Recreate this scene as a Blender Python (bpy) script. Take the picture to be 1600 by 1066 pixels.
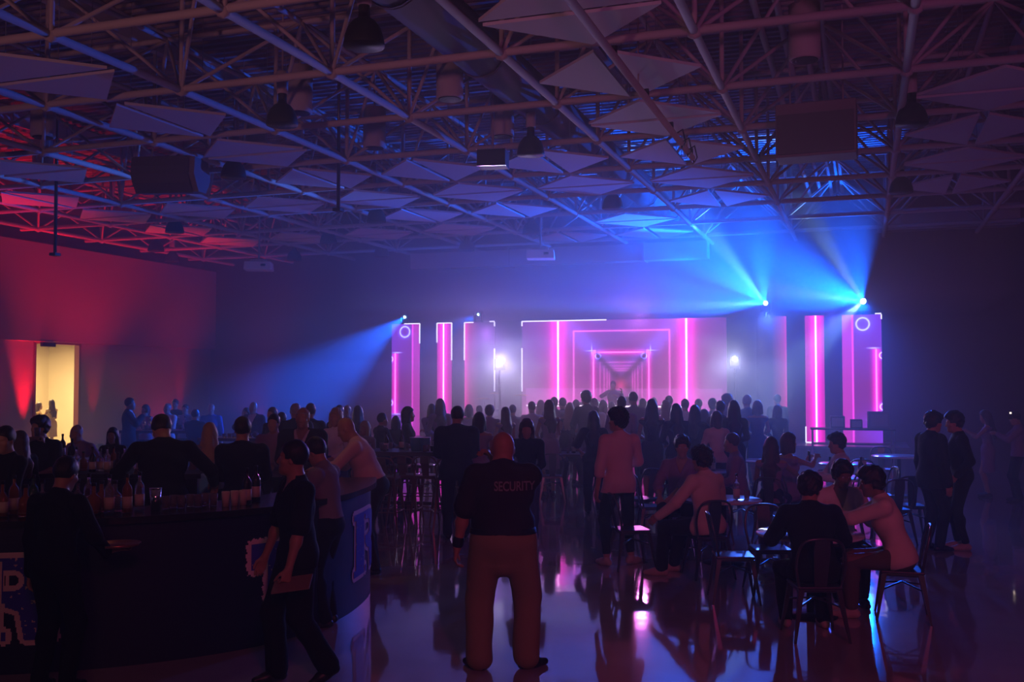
import bpy, bmesh, math, random
import numpy as np
from mathutils import Vector, Matrix, noise
from mathutils.bvhtree import BVHTree

sc = bpy.context.scene
C = sc.collection
for o in list(bpy.data.objects):
    bpy.data.objects.remove(o)
R = math.radians
PI = math.pi

# ------------------------------------------------------------------ camera, world, exposure
FPX = 1570.0
CAMH = 2.15
YAW = R(19.3)
cam_d = bpy.data.cameras.new('camera')
cam_d.sensor_width = 36
cam_d.lens = 36 * FPX / 1600
cam_d.clip_start = 0.1
cam_d.clip_end = 200
cam = bpy.data.objects.new('camera', cam_d)
C.objects.link(cam)
cam.location = (0, 0, CAMH)
cam.rotation_euler = (PI / 2 + 0.0386, 0, YAW)
sc.camera = cam
sc.view_settings.view_transform = 'Standard'
sc.view_settings.look = 'None'
sc.view_settings.gamma = 1
sc.view_settings.use_curve_mapping = False
sc.view_settings.exposure = 0.12
wd = bpy.data.worlds.new('world')
sc.world = wd
wd.use_nodes = True
wd.node_tree.nodes['Background'].inputs[0].default_value = (0.02, 0.008, 0.03, 1)
wd.node_tree.nodes['Background'].inputs[1].default_value = 0.0
sc.cycles.max_bounces = 5
sc.cycles.diffuse_bounces = 2
sc.cycles.glossy_bounces = 3
sc.cycles.transmission_bounces = 4
sc.cycles.volume_bounces = 0
sc.cycles.sample_clamp_indirect = 2.0
sc.cycles.caustics_reflective = False
sc.cycles.caustics_refractive = False

def light(name, kind, loc, power, color, aim=None, size=0.1, angle=60, blend=0.5, spread=None, parent=None):
    d = bpy.data.lights.new(name, kind)
    d.energy = power
    d.color = color
    if kind == 'SPOT':
        d.spot_size = R(angle)
        d.spot_blend = blend
        d.shadow_soft_size = size
    elif kind == 'POINT':
        d.shadow_soft_size = size
    elif kind == 'AREA':
        d.size = size
        if spread:
            d.spread = R(spread)
    o = bpy.data.objects.new(name, d)
    C.objects.link(o)
    o.location = loc
    if aim is not None:
        v = Vector(aim) - Vector(loc)
        o.rotation_euler = v.to_track_quat('-Z', 'Y').to_euler()
    return o

# unseen lamps behind the camera: warm key, plus added pink fill on roof, floor
light('unseen_lamp', 'SPOT', (3.0, -7.0, 6.0), 150, (1.0, 0.46, 0.2), aim=(-1.5, 8, 0.6), size=0.25, angle=70, blend=0.8)
light('unseen_lamp', 'SPOT', (-6.0, -6.5, 1.6), 1600, (1.0, 0.34, 0.38), aim=(-8, 9, 8.6), size=0.4, angle=58, blend=0.9)
light('unseen_lamp', 'SPOT', (6.0, -5.5, 1.6), 1700, (0.85, 0.16, 0.6), aim=(1.5, 10, 8.6), size=0.4, angle=58, blend=0.9)
light('unseen_lamp', 'SPOT', (4.0, -4, 6.5), 650, (1.0, 0.05, 0.32), aim=(2.5, 10, 0), size=0.4, angle=85, blend=0.9)
light('bar_fill_light', 'SPOT', (-6.3, 9.5, 5.7), 30, (1.0, 0.5, 0.25), aim=(-5.2, 8.6, 1.0), size=0.1, angle=60, blend=0.8)  # added warm spot to brighten the counter, hangs without a fixture

# ------------------------------------------------------------------ placing helpers (pixel of the photo + axis depth -> metres)
SY, CY = math.sin(YAW), math.cos(YAW)
def at(px, w, z=0.0):
    a = (px - 800) / FPX * w
    return Vector((-SY * w + CY * a, CY * w + SY * a, z))
def depth(py, z):
    return FPX * (CAMH - z) / (py - 593.0)
def zat(py, w):
    return CAMH - (py - 593.0) / FPX * w
CAMDEG = 19.3

# ------------------------------------------------------------------ materials
MATS = {}
def mat(name, col, rough=0.6, metal=0.0, spec=0.5, bump=None, var=0.0, vscale=8.0, trans=0.0, emit=None, es=1.0, coat=0.0, aniso_bump=None):
    if name in MATS:
        return MATS[name]
    m = bpy.data.materials.new(name)
    m.use_nodes = True
    nt = m.node_tree
    b = nt.nodes['Principled BSDF']
    b.inputs['Base Color'].default_value = (*col, 1)
    b.inputs['Roughness'].default_value = rough
    b.inputs['Metallic'].default_value = metal
    b.inputs['Specular IOR Level'].default_value = spec
    b.inputs['Transmission Weight'].default_value = trans
    b.inputs['Coat Weight'].default_value = coat
    tc = nt.nodes.new('ShaderNodeTexCoord')
    if var:
        n = nt.nodes.new('ShaderNodeTexNoise')
        n.inputs['Scale'].default_value = vscale
        n.inputs['Detail'].default_value = 5
        nt.links.new(tc.outputs['Object'], n.inputs['Vector'])
        r = nt.nodes.new('ShaderNodeValToRGB')
        r.color_ramp.elements[0].position = 0.3
        r.color_ramp.elements[1].position = 0.7
        r.color_ramp.elements[0].color = (*[c * (1 - var) for c in col], 1)
        r.color_ramp.elements[1].color = (*[min(1, c * (1 + var)) for c in col], 1)
        nt.links.new(n.outputs['Fac'], r.inputs['Fac'])
        nt.links.new(r.outputs['Color'], b.inputs['Base Color'])
    if bump:
        n2 = nt.nodes.new('ShaderNodeTexNoise')
        n2.inputs['Scale'].default_value = bump[0]
        n2.inputs['Detail'].default_value = 4
        if aniso_bump:
            mp = nt.nodes.new('ShaderNodeMapping')
            mp.inputs['Scale'].default_value = aniso_bump
            nt.links.new(tc.outputs['Object'], mp.inputs['Vector'])
            nt.links.new(mp.outputs['Vector'], n2.inputs['Vector'])
        else:
            nt.links.new(tc.outputs['Object'], n2.inputs['Vector'])
        bp = nt.nodes.new('ShaderNodeBump')
        bp.inputs['Strength'].default_value = bump[1]
        bp.inputs['Distance'].default_value = 0.01
        nt.links.new(n2.outputs['Fac'], bp.inputs['Height'])
        nt.links.new(bp.outputs['Normal'], b.inputs['Normal'])
    if emit:
        b.inputs['Emission Color'].default_value = (*emit, 1)
        b.inputs['Emission Strength'].default_value = es
    MATS[name] = m
    return m

# ------------------------------------------------------------------ mesh builder
class MB:
    def __init__(s):
        s.v = []; s.f = []; s.sm = []
    def add(s, vs, fs, smooth=False):
        b = len(s.v)
        s.v += [tuple(v) for v in vs]
        s.f += [tuple(i + b for i in f) for f in fs]
        s.sm += [smooth] * len(fs)
        return s
    def box(s, c, d, rz=0.0, M=None, taper=1.0):
        x, y, z = d[0] / 2, d[1] / 2, d[2] / 2
        vs = []
        for k, t in ((-1, 1.0), (1, taper)):
            for i, j in ((-1, -1), (1, -1), (1, 1), (-1, 1)):
                vs.append(Vector((i * x * t, j * y * t, k * z)))
        if M is not None:
            vs = [M @ v for v in vs]
        if rz:
            q = Matrix.Rotation(rz, 3, 'Z')
            vs = [q @ v for v in vs]
        c = Vector(c)
        return s.add([v + c for v in vs], [(0, 3, 2, 1), (4, 5, 6, 7), (0, 1, 5, 4), (1, 2, 6, 5), (2, 3, 7, 6), (3, 0, 4, 7)])
    def tube(s, pts, r, n=8, cap=True, flat=1.0):
        pts = [Vector(p) for p in pts]
        rs = r if isinstance(r, (list, tuple)) else [r] * len(pts)
        vs = []; up = None
        for i, p in enumerate(pts):
            t = (pts[min(i + 1, len(pts) - 1)] - pts[max(i - 1, 0)]).normalized()
            if up is None:
                up = Vector((0, 0, 1)) if abs(t.z) < 0.9 else Vector((1, 0, 0))
            a = t.cross(up)
            if a.length < 1e-4:
                a = t.cross(Vector((0.3, 1, 0.2)))
            a.normalize(); b = t.cross(a).normalized(); up = -b if b.dot(up) < 0 else b
            for k in range(n):
                an = 2 * PI * k / n
                vs.append(p + a * (math.cos(an) * rs[i]) + b * (math.sin(an) * rs[i] * flat))
        fs = []
        for i in range(len(pts) - 1):
            for k in range(n):
                k2 = (k + 1) % n
                fs.append((i * n + k, i * n + k2, (i + 1) * n + k2, (i + 1) * n + k))
        if cap:
            fs.append(tuple(range(n))); fs.append(tuple(range((len(pts) - 1) * n, len(pts) * n))[::-1])
        return s.add(vs, fs, True)
    def lathe(s, prof, c=(0, 0, 0), n=24, sx=1.0, sy=1.0):
        c = Vector(c); vs = []; fs = []
        for r, z in prof:
            for k in range(n):
                a = 2 * PI * k / n
                vs.append(c + Vector((r * sx * math.cos(a), r * sy * math.sin(a), z)))
        for i in range(len(prof) - 1):
            for k in range(n):
                k2 = (k + 1) % n
                fs.append((i * n + k, i * n + k2, (i + 1) * n + k2, (i + 1) * n + k))
        if prof[0][0] > 1e-4: fs.append(tuple(range(n))[::-1])
        if prof[-1][0] > 1e-4: fs.append(tuple(range((len(prof) - 1) * n, len(prof) * n)))
        return s.add(vs, fs, True)
    def prism(s, poly, z0, z1):
        n = len(poly)
        vs = [(x, y, z0) for x, y in poly] + [(x, y, z1) for x, y in poly]
        fs = [tuple(range(n))[::-1], tuple(range(n, 2 * n))] + [(i, (i + 1) % n, n + (i + 1) % n, n + i) for i in range(n)]
        return s.add(vs, fs)
    def build(s, name, m, parent=None, loc=None, bevel=0.0, rz=0.0):
        me = bpy.data.meshes.new(name)
        me.from_pydata(s.v, [], s.f)
        me.polygons.foreach_set('use_smooth', s.sm)
        me.materials.append(m)
        me.update()
        o = bpy.data.objects.new(name, me)
        C.objects.link(o)
        if parent: o.parent = parent
        if loc is not None: o.location = loc
        if rz: o.rotation_euler = (0, 0, rz)
        if bevel:
            b = o.modifiers.new('bevel', 'BEVEL'); b.width = bevel; b.segments = 2; b.limit_method = 'ANGLE'
        return o

def tag(o, label=None, cat=None, group=None, kind=None):
    if label: o['label'] = label
    if cat: o['category'] = cat
    if group: o['group'] = group
    if kind: o['kind'] = kind
    return o
def thing(name, loc, rz, label, cat, group=None):
    o = bpy.data.objects.new(name, None)
    o.empty_display_size = 0.1
    C.objects.link(o)
    o.location = loc
    o.rotation_euler = (0, 0, rz)
    return tag(o, label, cat, group)
def kids(o):
    return [c for c in C.objects if c.parent == o]
TREE = {}
def copy_tree(o, loc, rz, label, group=None):
    def cp(a, par):
        c = a.copy(); C.objects.link(c)
        if par is not None:
            c.parent = par
        for ch in TREE.get(a.name) or TREE.setdefault(a.name, kids(a)):
            cp(ch, c)
        return c
    r = cp(o, None)
    r.location = loc; r.rotation_euler = (0, 0, rz)
    r['label'] = label
    if group: r['group'] = group
    return r
class Maker:
    """first use moves the source itself, later uses copy it"""
    def __init__(s, o): s.o = o; s.used = False
    def put(s, loc, rz, label, group=None):
        if not s.used:
            s.used = True
            s.o.location = loc; s.o.rotation_euler = (0, 0, rz)
            return tag(s.o, label, None, group)
        return copy_tree(s.o, loc, rz, label, group)

# ------------------------------------------------------------------ screen shader expressions
class X:
    nt = None
    def __init__(s, v): s.v = v
    @staticmethod
    def m(op, *a):
        n = X.nt.nodes.new('ShaderNodeMath'); n.operation = op
        for i, q in enumerate(a):
            if isinstance(q, X): X.nt.links.new(q.v, n.inputs[i])
            else: n.inputs[i].default_value = float(q)
        return X(n.outputs[0])
    def __add__(s, o): return X.m('ADD', s, o)
    __radd__ = __add__
    def __sub__(s, o): return X.m('SUBTRACT', s, o)
    def __rsub__(s, o): return X.m('SUBTRACT', o, s)
    def __mul__(s, o): return X.m('MULTIPLY', s, o)
    __rmul__ = __mul__
    def __truediv__(s, o): return X.m('DIVIDE', s, o)
    def __gt__(s, o): return X.m('GREATER_THAN', s, o)
    def __lt__(s, o): return X.m('LESS_THAN', s, o)
def xabs(a): return X.m('ABSOLUTE', a)
def xmax(a, b): return X.m('MAXIMUM', a, b)
def xmin(a, b): return X.m('MINIMUM', a, b)
def glow(d, w):                       # bell of width w round distance d
    q = d * (1.0 / w)
    return X.m('EXPONENT', (q * q) * -1.0)
def xsat(a): return xmin(xmax(a, 0.0), 1.0)
def xlen(a, b): return X.m('SQRT', a * a + b * b)
def screen_mat(name, fn, strength=1.0):
    m = bpy.data.materials.new(name); m.use_nodes = True
    nt = m.node_tree; nt.nodes.clear(); X.nt = nt
    tc = nt.nodes.new('ShaderNodeTexCoord'); sp = nt.nodes.new('ShaderNodeSeparateXYZ')
    nt.links.new(tc.outputs['Object'], sp.inputs[0])
    terms = fn(X(sp.outputs[0]), X(sp.outputs[2]))
    acc = None
    for sc_, col in terms:
        v = nt.nodes.new('ShaderNodeVectorMath'); v.operation = 'SCALE'
        v.inputs[0].default_value = col
        if isinstance(sc_, X): nt.links.new(sc_.v, v.inputs['Scale'])
        else: v.inputs['Scale'].default_value = sc_
        if acc is None: acc = v.outputs[0]
        else:
            a = nt.nodes.new('ShaderNodeVectorMath'); a.operation = 'ADD'
            nt.links.new(acc, a.inputs[0]); nt.links.new(v.outputs[0], a.inputs[1]); acc = a.outputs[0]
    e = nt.nodes.new('ShaderNodeEmission'); e.inputs[1].default_value = strength
    nt.links.new(acc, e.inputs[0])
    g = nt.nodes.new('ShaderNodeBsdfGlossy'); g.inputs['Roughness'].default_value = 0.4; g.inputs['Color'].default_value = (0.02, 0.02, 0.02, 1)
    ad = nt.nodes.new('ShaderNodeAddShader')
    nt.links.new(e.outputs[0], ad.inputs[0]); nt.links.new(g.outputs[0], ad.inputs[1])
    out = nt.nodes.new('ShaderNodeOutputMaterial'); nt.links.new(ad.outputs[0], out.inputs[0])
    return m
def emis(name, col, s):
    m = bpy.data.materials.new(name); m.use_nodes = True
    b = m.node_tree.nodes['Principled BSDF']
    b.inputs['Base Color'].default_value = (0.02, 0.02, 0.02, 1)
    b.inputs['Emission Color'].default_value = (*col, 1); b.inputs['Emission Strength'].default_value = s
    return m

M_frame = mat('painted_steel', (0.42, 0.38, 0.38), 0.75, spec=0.2)
M_deckd = mat('duct_paint', (0.2, 0.17, 0.2), 0.9, spec=0.1)
M_deck = mat('deck_metal', (0.26, 0.22, 0.25), 0.8)
M_cloud = mat('acoustic_board', (0.55, 0.52, 0.55), 0.9, spec=0.2, bump=(60, 0.1))
M_wall = mat('painted_wall', (0.24, 0.22, 0.23), 0.8, bump=(30, 0.1))
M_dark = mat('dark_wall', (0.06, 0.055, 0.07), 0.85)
M_black = mat('black_plastic', (0.012, 0.012, 0.014), 0.6, spec=0.25)
M_blackmetal = mat('black_metal', (0.02, 0.02, 0.024), 0.32, metal=0.3)
M_chrome = mat('chrome', (0.8, 0.8, 0.82), 0.12, metal=1.0)
M_steel = mat('gunmetal', (0.1, 0.1, 0.115), 0.28, metal=0.7)
M_grey = mat('grey_metal', (0.25, 0.25, 0.27), 0.45, metal=0.5)
M_white = mat('white_plastic', (0.75, 0.75, 0.75), 0.4)
M_grille = mat('speaker_grille', (0.1, 0.09, 0.095), 0.7, bump=(250, 0.5))
M_cabinet = mat('speaker_cabinet', (0.22, 0.18, 0.19), 0.8, spec=0.15)
M_table = mat('white_tabletop', (0.75, 0.75, 0.78), 0.16, coat=0.3)
M_wood = mat('dark_wood', (0.09, 0.05, 0.04), 0.35, bump=(20, 0.2), aniso_bump=(1, 12, 1))

# ================================================================== THE HALL
U = 2.44
def col(c): return (c - 4.759) * U
def row(r): return (r + 2.864) * U
ZC = 6.29                                  # bottom chord of the space frame
ZT = 7.55                                  # top chord
XL, XR, YB, YF = -22.3, 12.0, 30.7, -11.0  # walls
ZD = 8.1                                   # roof deck

fm = bpy.data.materials.new('polished_concrete'); fm.use_nodes = True
nt = fm.node_tree; b = nt.nodes['Principled BSDF']
tc = nt.nodes.new('ShaderNodeTexCoord')
n1 = nt.nodes.new('ShaderNodeTexNoise'); n1.inputs['Scale'].default_value = 0.7; n1.inputs['Detail'].default_value = 8
nt.links.new(tc.outputs['Object'], n1.inputs['Vector'])
rp = nt.nodes.new('ShaderNodeValToRGB')
rp.color_ramp.elements[0].position = 0.35; rp.color_ramp.elements[0].color = (0.34, 0.32, 0.33, 1)
rp.color_ramp.elements[1].position = 0.7; rp.color_ramp.elements[1].color = (0.48, 0.45, 0.46, 1)
nt.links.new(n1.outputs['Fac'], rp.inputs['Fac']); nt.links.new(rp.outputs['Color'], b.inputs['Base Color'])
b.inputs['Roughness'].default_value = 0.07
b.inputs['IOR'].default_value = 1.6
b.inputs['Coat Weight'].default_value = 0.6
b.inputs['Coat Roughness'].default_value = 0.04
n2 = nt.nodes.new('ShaderNodeTexNoise'); n2.inputs['Scale'].default_value = 1.6; n2.inputs['Detail'].default_value = 2
nt.links.new(tc.outputs['Object'], n2.inputs['Vector'])
bp = nt.nodes.new('ShaderNodeBump'); bp.inputs['Strength'].default_value = 0.12; bp.inputs['Distance'].default_value = 0.02
nt.links.new(n2.outputs['Fac'], bp.inputs['Height']); nt.links.new(bp.outputs['Normal'], b.inputs['Normal']); nt.links.new(bp.outputs['Normal'], b.inputs['Coat Normal'])

q = MB().box(((XL + XR) / 2 - 2.5, (YB + YF) / 2, -0.1), (XR - XL + 5.5, YB - YF + 0.4, 0.2)).build('floor', fm)
tag(q, 'polished concrete hall floor mirroring the lights', 'floor', kind='structure')

# roof deck: corrugated sheet, ribs across the hall
m_ = MB(); p_ = []; y = YF - 0.1
while y < YB + 0.2:
    p_ += [(y, ZD), (y + 0.09, ZD), (y + 0.12, ZD + 0.06), (y + 0.21, ZD + 0.06)]
    y += 0.24
vs = [(xx, a, z) for a, z in p_ for xx in (XL - 0.2, XR + 0.2)]
m_.add(vs, [(2 * i, 2 * i + 1, 2 * i + 3, 2 * i + 2) for i in range(len(p_) - 1)])
m_.box(((XL + XR) / 2, (YB + YF) / 2, ZD + 0.17), (XR - XL + 0.4, YB - YF + 0.4, 0.1))
tag(m_.build('ceiling', M_deck), 'corrugated metal roof deck above the trusses', 'ceiling', kind='structure')

# walls
DY0, DY1 = 22.55, 24.2                    # the lit doorway in the wall
def struct(name, mb, m, label=None, bevel=0):
    o = mb.build(name, m, bevel=bevel); o['kind'] = 'structure'
    if label: o['label'] = label; o['category'] = 'wall' if 'wall' in name else name.split('_')[0]
    return o
w = MB().box((XL - 0.06, (YF + DY0) / 2, 1.62), (0.12, DY0 - YF, 3.24)).box((XL - 0.06, (DY1 + YB) / 2, 1.62), (0.12, YB - DY1, 3.24))
struct('wall_left', w, mat('panel_wall', (0.3, 0.26, 0.27), 0.6), 'lower wall washed by red uplights beside the lit doorway')
w = MB().box((XL - 0.05, (YF + YB) / 2, (3.245 + 6.05) / 2), (0.5, YB - YF, 6.05 - 3.245))
struct('wall_left_bulkhead', w, M_wall, 'pale upper wall above the doorway, glowing dark red')
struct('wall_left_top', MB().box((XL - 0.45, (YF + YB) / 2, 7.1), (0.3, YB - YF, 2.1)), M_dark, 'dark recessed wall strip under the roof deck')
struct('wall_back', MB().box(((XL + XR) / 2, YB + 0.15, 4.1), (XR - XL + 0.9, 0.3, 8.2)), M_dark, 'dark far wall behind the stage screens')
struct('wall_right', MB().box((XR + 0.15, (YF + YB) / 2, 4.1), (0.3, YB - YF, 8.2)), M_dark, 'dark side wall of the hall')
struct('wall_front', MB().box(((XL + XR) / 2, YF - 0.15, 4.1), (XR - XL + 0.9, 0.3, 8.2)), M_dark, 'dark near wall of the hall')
# corridor behind the doorway
M_cream = mat('cream_paint', (0.82, 0.72, 0.5), 0.7)
w = MB().box((-26.4, 24.2, 1.7), (0.2, 6.2, 3.4)).box((-24.4, 21.1, 1.7), (3.8, 0.2, 3.4)).box((-24.4, 27.3, 1.7), (3.8, 0.2, 3.4)).box((-24.4, 24.2, 3.45), (4.2, 6.4, 0.1))
struct('wall_corridor', w, M_cream, 'cream corridor walls glowing warm beyond the doorway')
struct('floor_corridor', MB().box((-24.6, 24.2, -0.02), (4.0, 6.3, 0.05)), mat('cream_tile', (0.6, 0.5, 0.36), 0.4), 'pale corridor floor beyond the doorway')
light('corridor_lamp', 'AREA', (-24.2, 24.4, 3.3), 460, (1.0, 0.70, 0.34), aim=(-24.2, 24.4, 0), size=1.2)
MF = mat('door_frame_metal', (0.3, 0.1, 0.1), 0.4, metal=0.5)
w = MB().box((XL - .05, DY0 - 0.04, 1.6), (0.18, 0.08, 3.2)).box((XL - .05, DY1 + 0.04, 1.6), (0.18, 0.08, 3.2)).box((XL - .05, (DY0 + DY1) / 2, 3.22), (0.18, DY1 - DY0 + 0.18, 0.07))
fr = struct('door_1', w, MF, 'metal-framed doorway opening onto the bright cream corridor')
MB().box((XL + 0.24, DY0 + 0.22, 3.16), (0.08, 0.5, 0.12)).build('door_closer', M_black, fr)
# recessed glazed strip beside the door: mullions and rails of the lower wall
for i, yy in enumerate((18.0, 20.4)):
    struct('trim_%d' % (i + 1), MB().box((XL + 0.02, yy, 1.6), (0.06, 0.08, 3.2)), MF, 'slim upright wall trim %s the doorway' % ('well before' if i == 0 else 'just before'))
struct('baseboard_left', MB().box((XL + 0.02, 27.5, 0.07), (0.05, 6.2, 0.14)), M_black, 'black baseboard along the lower side wall')

# red uplights on the floor by the wall
RED = (1.0, 0.004, 0.02)
lm_red = emis('red_lens', (1, 0.05, 0.06), 6)
up0 = thing('uplight', (0, 0, 0), 0, '', 'uplight')
MB().lathe([(0.09, 0.0), (0.1, 0.02), (0.1, 0.16), (0.085, 0.2), (0.08, 0.17), (0.0, 0.16)], n=16).build('housing', M_black, up0)
MB().lathe([(0.0, 0.165), (0.075, 0.175)], n=16).build('lens', lm_red, up0)
MU = Maker(up0)
for i, (dx, yy, pw, ang, ax, lab) in enumerate([(0.3, 22.15, 3000, 30, 0.02, 'red uplight on the floor just before the lit doorway'), (0.3, 24.85, 300, 30, 0.02, 'red uplight on the floor just past the lit doorway'),
                                   (0.3, 29.0, 220, 26, 0.02, 'red uplight on the floor near the far wall corner'), (3.4, 12.0, 1300, 80, 1.2, 'red uplight by the side wall, farthest from the doorway'),
                                   (3.4, 17.5, 2000, 80, 1.2, 'red uplight by the side wall, before the doorway'), (3.4, 24.0, 1900, 80, 1.2, 'red uplight standing a little off the wall past the doorway'),
                                   (3.4, 28.6, 500, 80, 1.6, 'red uplight standing off the wall by the far corner')]):
    MU.put((XL + dx, yy, 0), 0, lab, 'red uplights along the side wall')
    light('uplight_beam', 'SPOT', (XL + dx, yy, 0.25), pw, RED, aim=(XL + ax, yy, 5.5 if i < 3 else 8), size=0.06, angle=ang, blend=0.9)

# ------------------------------------------------------------------ space frame
sf = thing('space_frame', (0, 0, 0), 0, 'pale tubular steel space frame of chords and diagonals spanning under the roof', 'roof truss')
sf['kind'] = 'structure'
CI = list(range(-4, 10)); RI = list(range(-2, 10))
for c in CI:
    MB().tube([(col(c), row(RI[0]) - 1, ZC), (col(c), YB, ZC)], 0.055, 8).build('bottom_chord', M_frame, sf)
for r in RI:
    MB().tube([(col(-4) - 0.6, row(r), ZC + 0.02), (XR, row(r), ZC + 0.02)], 0.055, 8).build('cross_chord', M_frame, sf)
for c in CI[:-1]:
    MB().tube([(col(c + .5), row(RI[0]) - 1, ZT), (col(c + .5), YB, ZT)], 0.045, 6).build('top_chord', M_frame, sf)
for r in RI[:-1]:
    MB().tube([(col(-4), row(r + .5), ZT), (XR, row(r + .5), ZT)], 0.045, 6).build('top_cross_chord', M_frame, sf)
for r in RI:
    m_ = MB()
    for c in CI:
        a = (col(c), row(r), ZC)
        for dx, dy in ((-.5, -.5), (.5, -.5), (-.5, .5), (.5, .5)):
            m_.tube([a, (col(c + dx), row(r + dy), ZT)], 0.03, 6, cap=False)
        m_.tube([a, (a[0], a[1], ZD)], 0.036, 6, cap=False)
        m_.lathe([(0.0, -0.09), (0.075, -0.06), (0.095, 0), (0.075, 0.06), (0.0, 0.09)], a, n=8)
    m_.build('web_bracing', M_frame, sf)

# roof beams under the deck
for i, xx in enumerate((-17.5, -11.3, -4.2, 2.6, 8.0)):
    o = MB().box((xx, (YF + YB) / 2, ZD - 0.2), (0.14, YB - YF, 0.38)).build('trim_beam', M_frame)
    tag(o, 'steel roof beam under the deck, %s from the side wall' % ('first', 'second', 'third', 'fourth', 'fifth')[i], 'beam', kind='structure')
# ducts and pipes
o = thing('air_duct', (0, 0, 0), 0, 'large round air duct running toward the stage above the bar', 'duct')
MB().tube([(-5.4, 4, 7.1), (-5.4, 29.5, 7.1)], 0.38, 20).build('duct_run', M_deckd, o)
for k in range(9):
    yy = 5 + 3 * k
    MB().tube([(-5.4, yy - 0.03, 7.1), (-5.4, yy + 0.03, 7.1)], 0.4, 20).build('duct_seam', M_deckd, o)
o = thing('air_duct', (0, 0, 0), 0, 'square pale air duct crossing in front of the dark far wall', 'duct')
MB().box((-9.1, 29.9, 6.0), (9.6, 0.5, 0.52)).build('duct_run', M_frame, o, bevel=0.02)
MB().box((-6.2, 29.9, 6.0), (0.06, 0.56, 0.58)).build('duct_seam', M_frame, o)
MB().box((-10.5, 29.9, 6.0), (0.06, 0.56, 0.58)).build('duct_seam', M_frame, o)
o = thing('air_duct', (0, 0, 0), 0, 'pale air duct at the dim far corner beyond the stage end', 'duct')
MB().box((2.2, 29.9, 6.6), (3.6, 0.5, 0.6)).build('duct_run', M_frame, o, bevel=0.02)
for i in range(4):
    xx = -1.35 + 0.28 * i
    o = MB().tube([(xx, 3, 7.25 + 0.06 * i), (xx, 29.5, 7.25 + 0.06 * i)], 0.05, 8).build('ceiling_pipe', M_frame)
    tag(o, 'painted ceiling pipe, %s of the four beside the big grey speaker' % ('first', 'second', 'third', 'fourth')[i], 'pipe', 'bundle of painted ceiling pipes')

# acoustic clouds: square boards split across one diagonal direction, in the bays
def cloud_mb(turn):
    m_ = MB(); hw = 1.04; g = 0.07
    a, b_, c_, d_ = (hw, 0), (0, hw), (-hw, 0), (0, -hw)
    def tri(pts, off):
        m_.prism([(p[0] + off[0], p[1] + off[1]) for p in pts], -0.02, 0.02)
    if turn: tri([a, b_, c_], (0, g)); tri([c_, d_, a], (0, -g))
    else: tri([b_, c_, d_], (-g, 0)); tri([d_, a, b_], (g, 0))
    return m_
def make_cloud(turn):
    t = thing('acoustic_cloud', (0, 0, 0), 0, '', 'acoustic panel')
    hw = 1.04; g = 0.07
    P = [(hw, 0), (0, hw), (-hw, 0), (0, -hw)]
    sets = [([P[0], P[1], P[2]], (0, g)), ([P[2], P[3], P[0]], (0, -g))] if turn else [([P[1], P[2], P[3]], (-g, 0)), ([P[3], P[0], P[1]], (g, 0))]
    for pts, off in sets:
        MB().prism([(p[0] + off[0], p[1] + off[1]) for p in pts], -0.02, 0.02).build('triangular_board', M_cloud, t)
    m_ = MB()
    for x_, y_ in ((0.45, 0.3), (-0.45, 0.3), (0.45, -0.3), (-0.45, -0.3)):
        m_.tube([(x_, y_, 0.02), (x_, y_, ZD - ZC + 0.03)], 0.006, 5, cap=False)
    m_.build('hanging_wire', M_grey, t)
    return t
MCL = [Maker(make_cloud(True)), Maker(make_cloud(False))]
OR = ['first', 'second', 'third', 'fourth', 'fifth', 'sixth', 'seventh', 'eighth', 'ninth', 'tenth', 'eleventh', 'twelfth', 'thirteenth', 'fourteenth']
rown = {-3: 'beside the red wall', -2: 'second from red wall', -1: 'third from red wall', 0: 'over the bar end', 1: 'beside the round duct', 2: 'before the lighting batten', 3: 'over the lighting batten', 5: 'past the square speaker', 6: 'well past the speaker', 7: 'near the dark side'}
for c in (-3, -2, -1, 0, 1, 2, 3, 5, 6, 7):
    rr = [r for r in range(1, 9) if (c in (0, 3, 5, 6, -3, 7) or r >= 4)]
    if c in (-2, -1): rr = [3, 5, 7]
    for k, r in enumerate(rr):
        if (c == 5 and r < 3) or (c == 2 and r < 4) or (c in (3, 5, 6) and r > 6): continue
        if (c, r) in ((-3, 8), (-1, 3), (0, 8), (1, 7), (2, 6)): continue      # a lamp or speaker hangs there
        turn = (r % 2 == 1)
        MCL[0 if turn else 1].put((col(c + .5), row(r + .5), ZC - 0.03), 0,
            'white split ceiling panel, %s from the camera in row %s' % (OR[k], rown[c]), 'split triangular ceiling panels')

# pendant lamps
pl = thing('pendant_lamp', (0, 0, 0), 0, '', 'pendant lamp')
MB().lathe([(0.235, 0.0), (0.24, 0.02), (0.225, 0.12), (0.19, 0.22), (0.13, 0.30), (0.07, 0.335), (0.065, 0.40), (0.0, 0.41)], n=28).build('lamp_shade', M_black, pl); SHD = bpy.data.objects['lamp_shade']
MB().lathe([(0.0, 0.27), (0.12, 0.26), (0.18, 0.18), (0.22, 0.06), (0.232, 0.004)], n=28).build('reflector', mat('lamp_inner', (0.45, 0.42, 0.42), 0.4), SHD)
m_ = MB()
for k in range(14):
    a = 2 * PI * k / 14
    m_.box((0.062 * math.cos(a), 0.062 * math.sin(a), 0.44), (0.006, 0.03, 0.1), rz=a)
m_.build('cooling_fins', M_black, SHD)
MB().lathe([(0.08, 0.48), (0.085, 0.5), (0.085, 0.82), (0.0, 0.83)], n=20).build('ballast_housing', M_frame, pl)
MB().tube([(0, 0, 0.83), (0, 0, ZD - 6.0 + 0.02)], 0.012, 6).build('stem', M_frame, pl)
MPL = Maker(pl)
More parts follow.
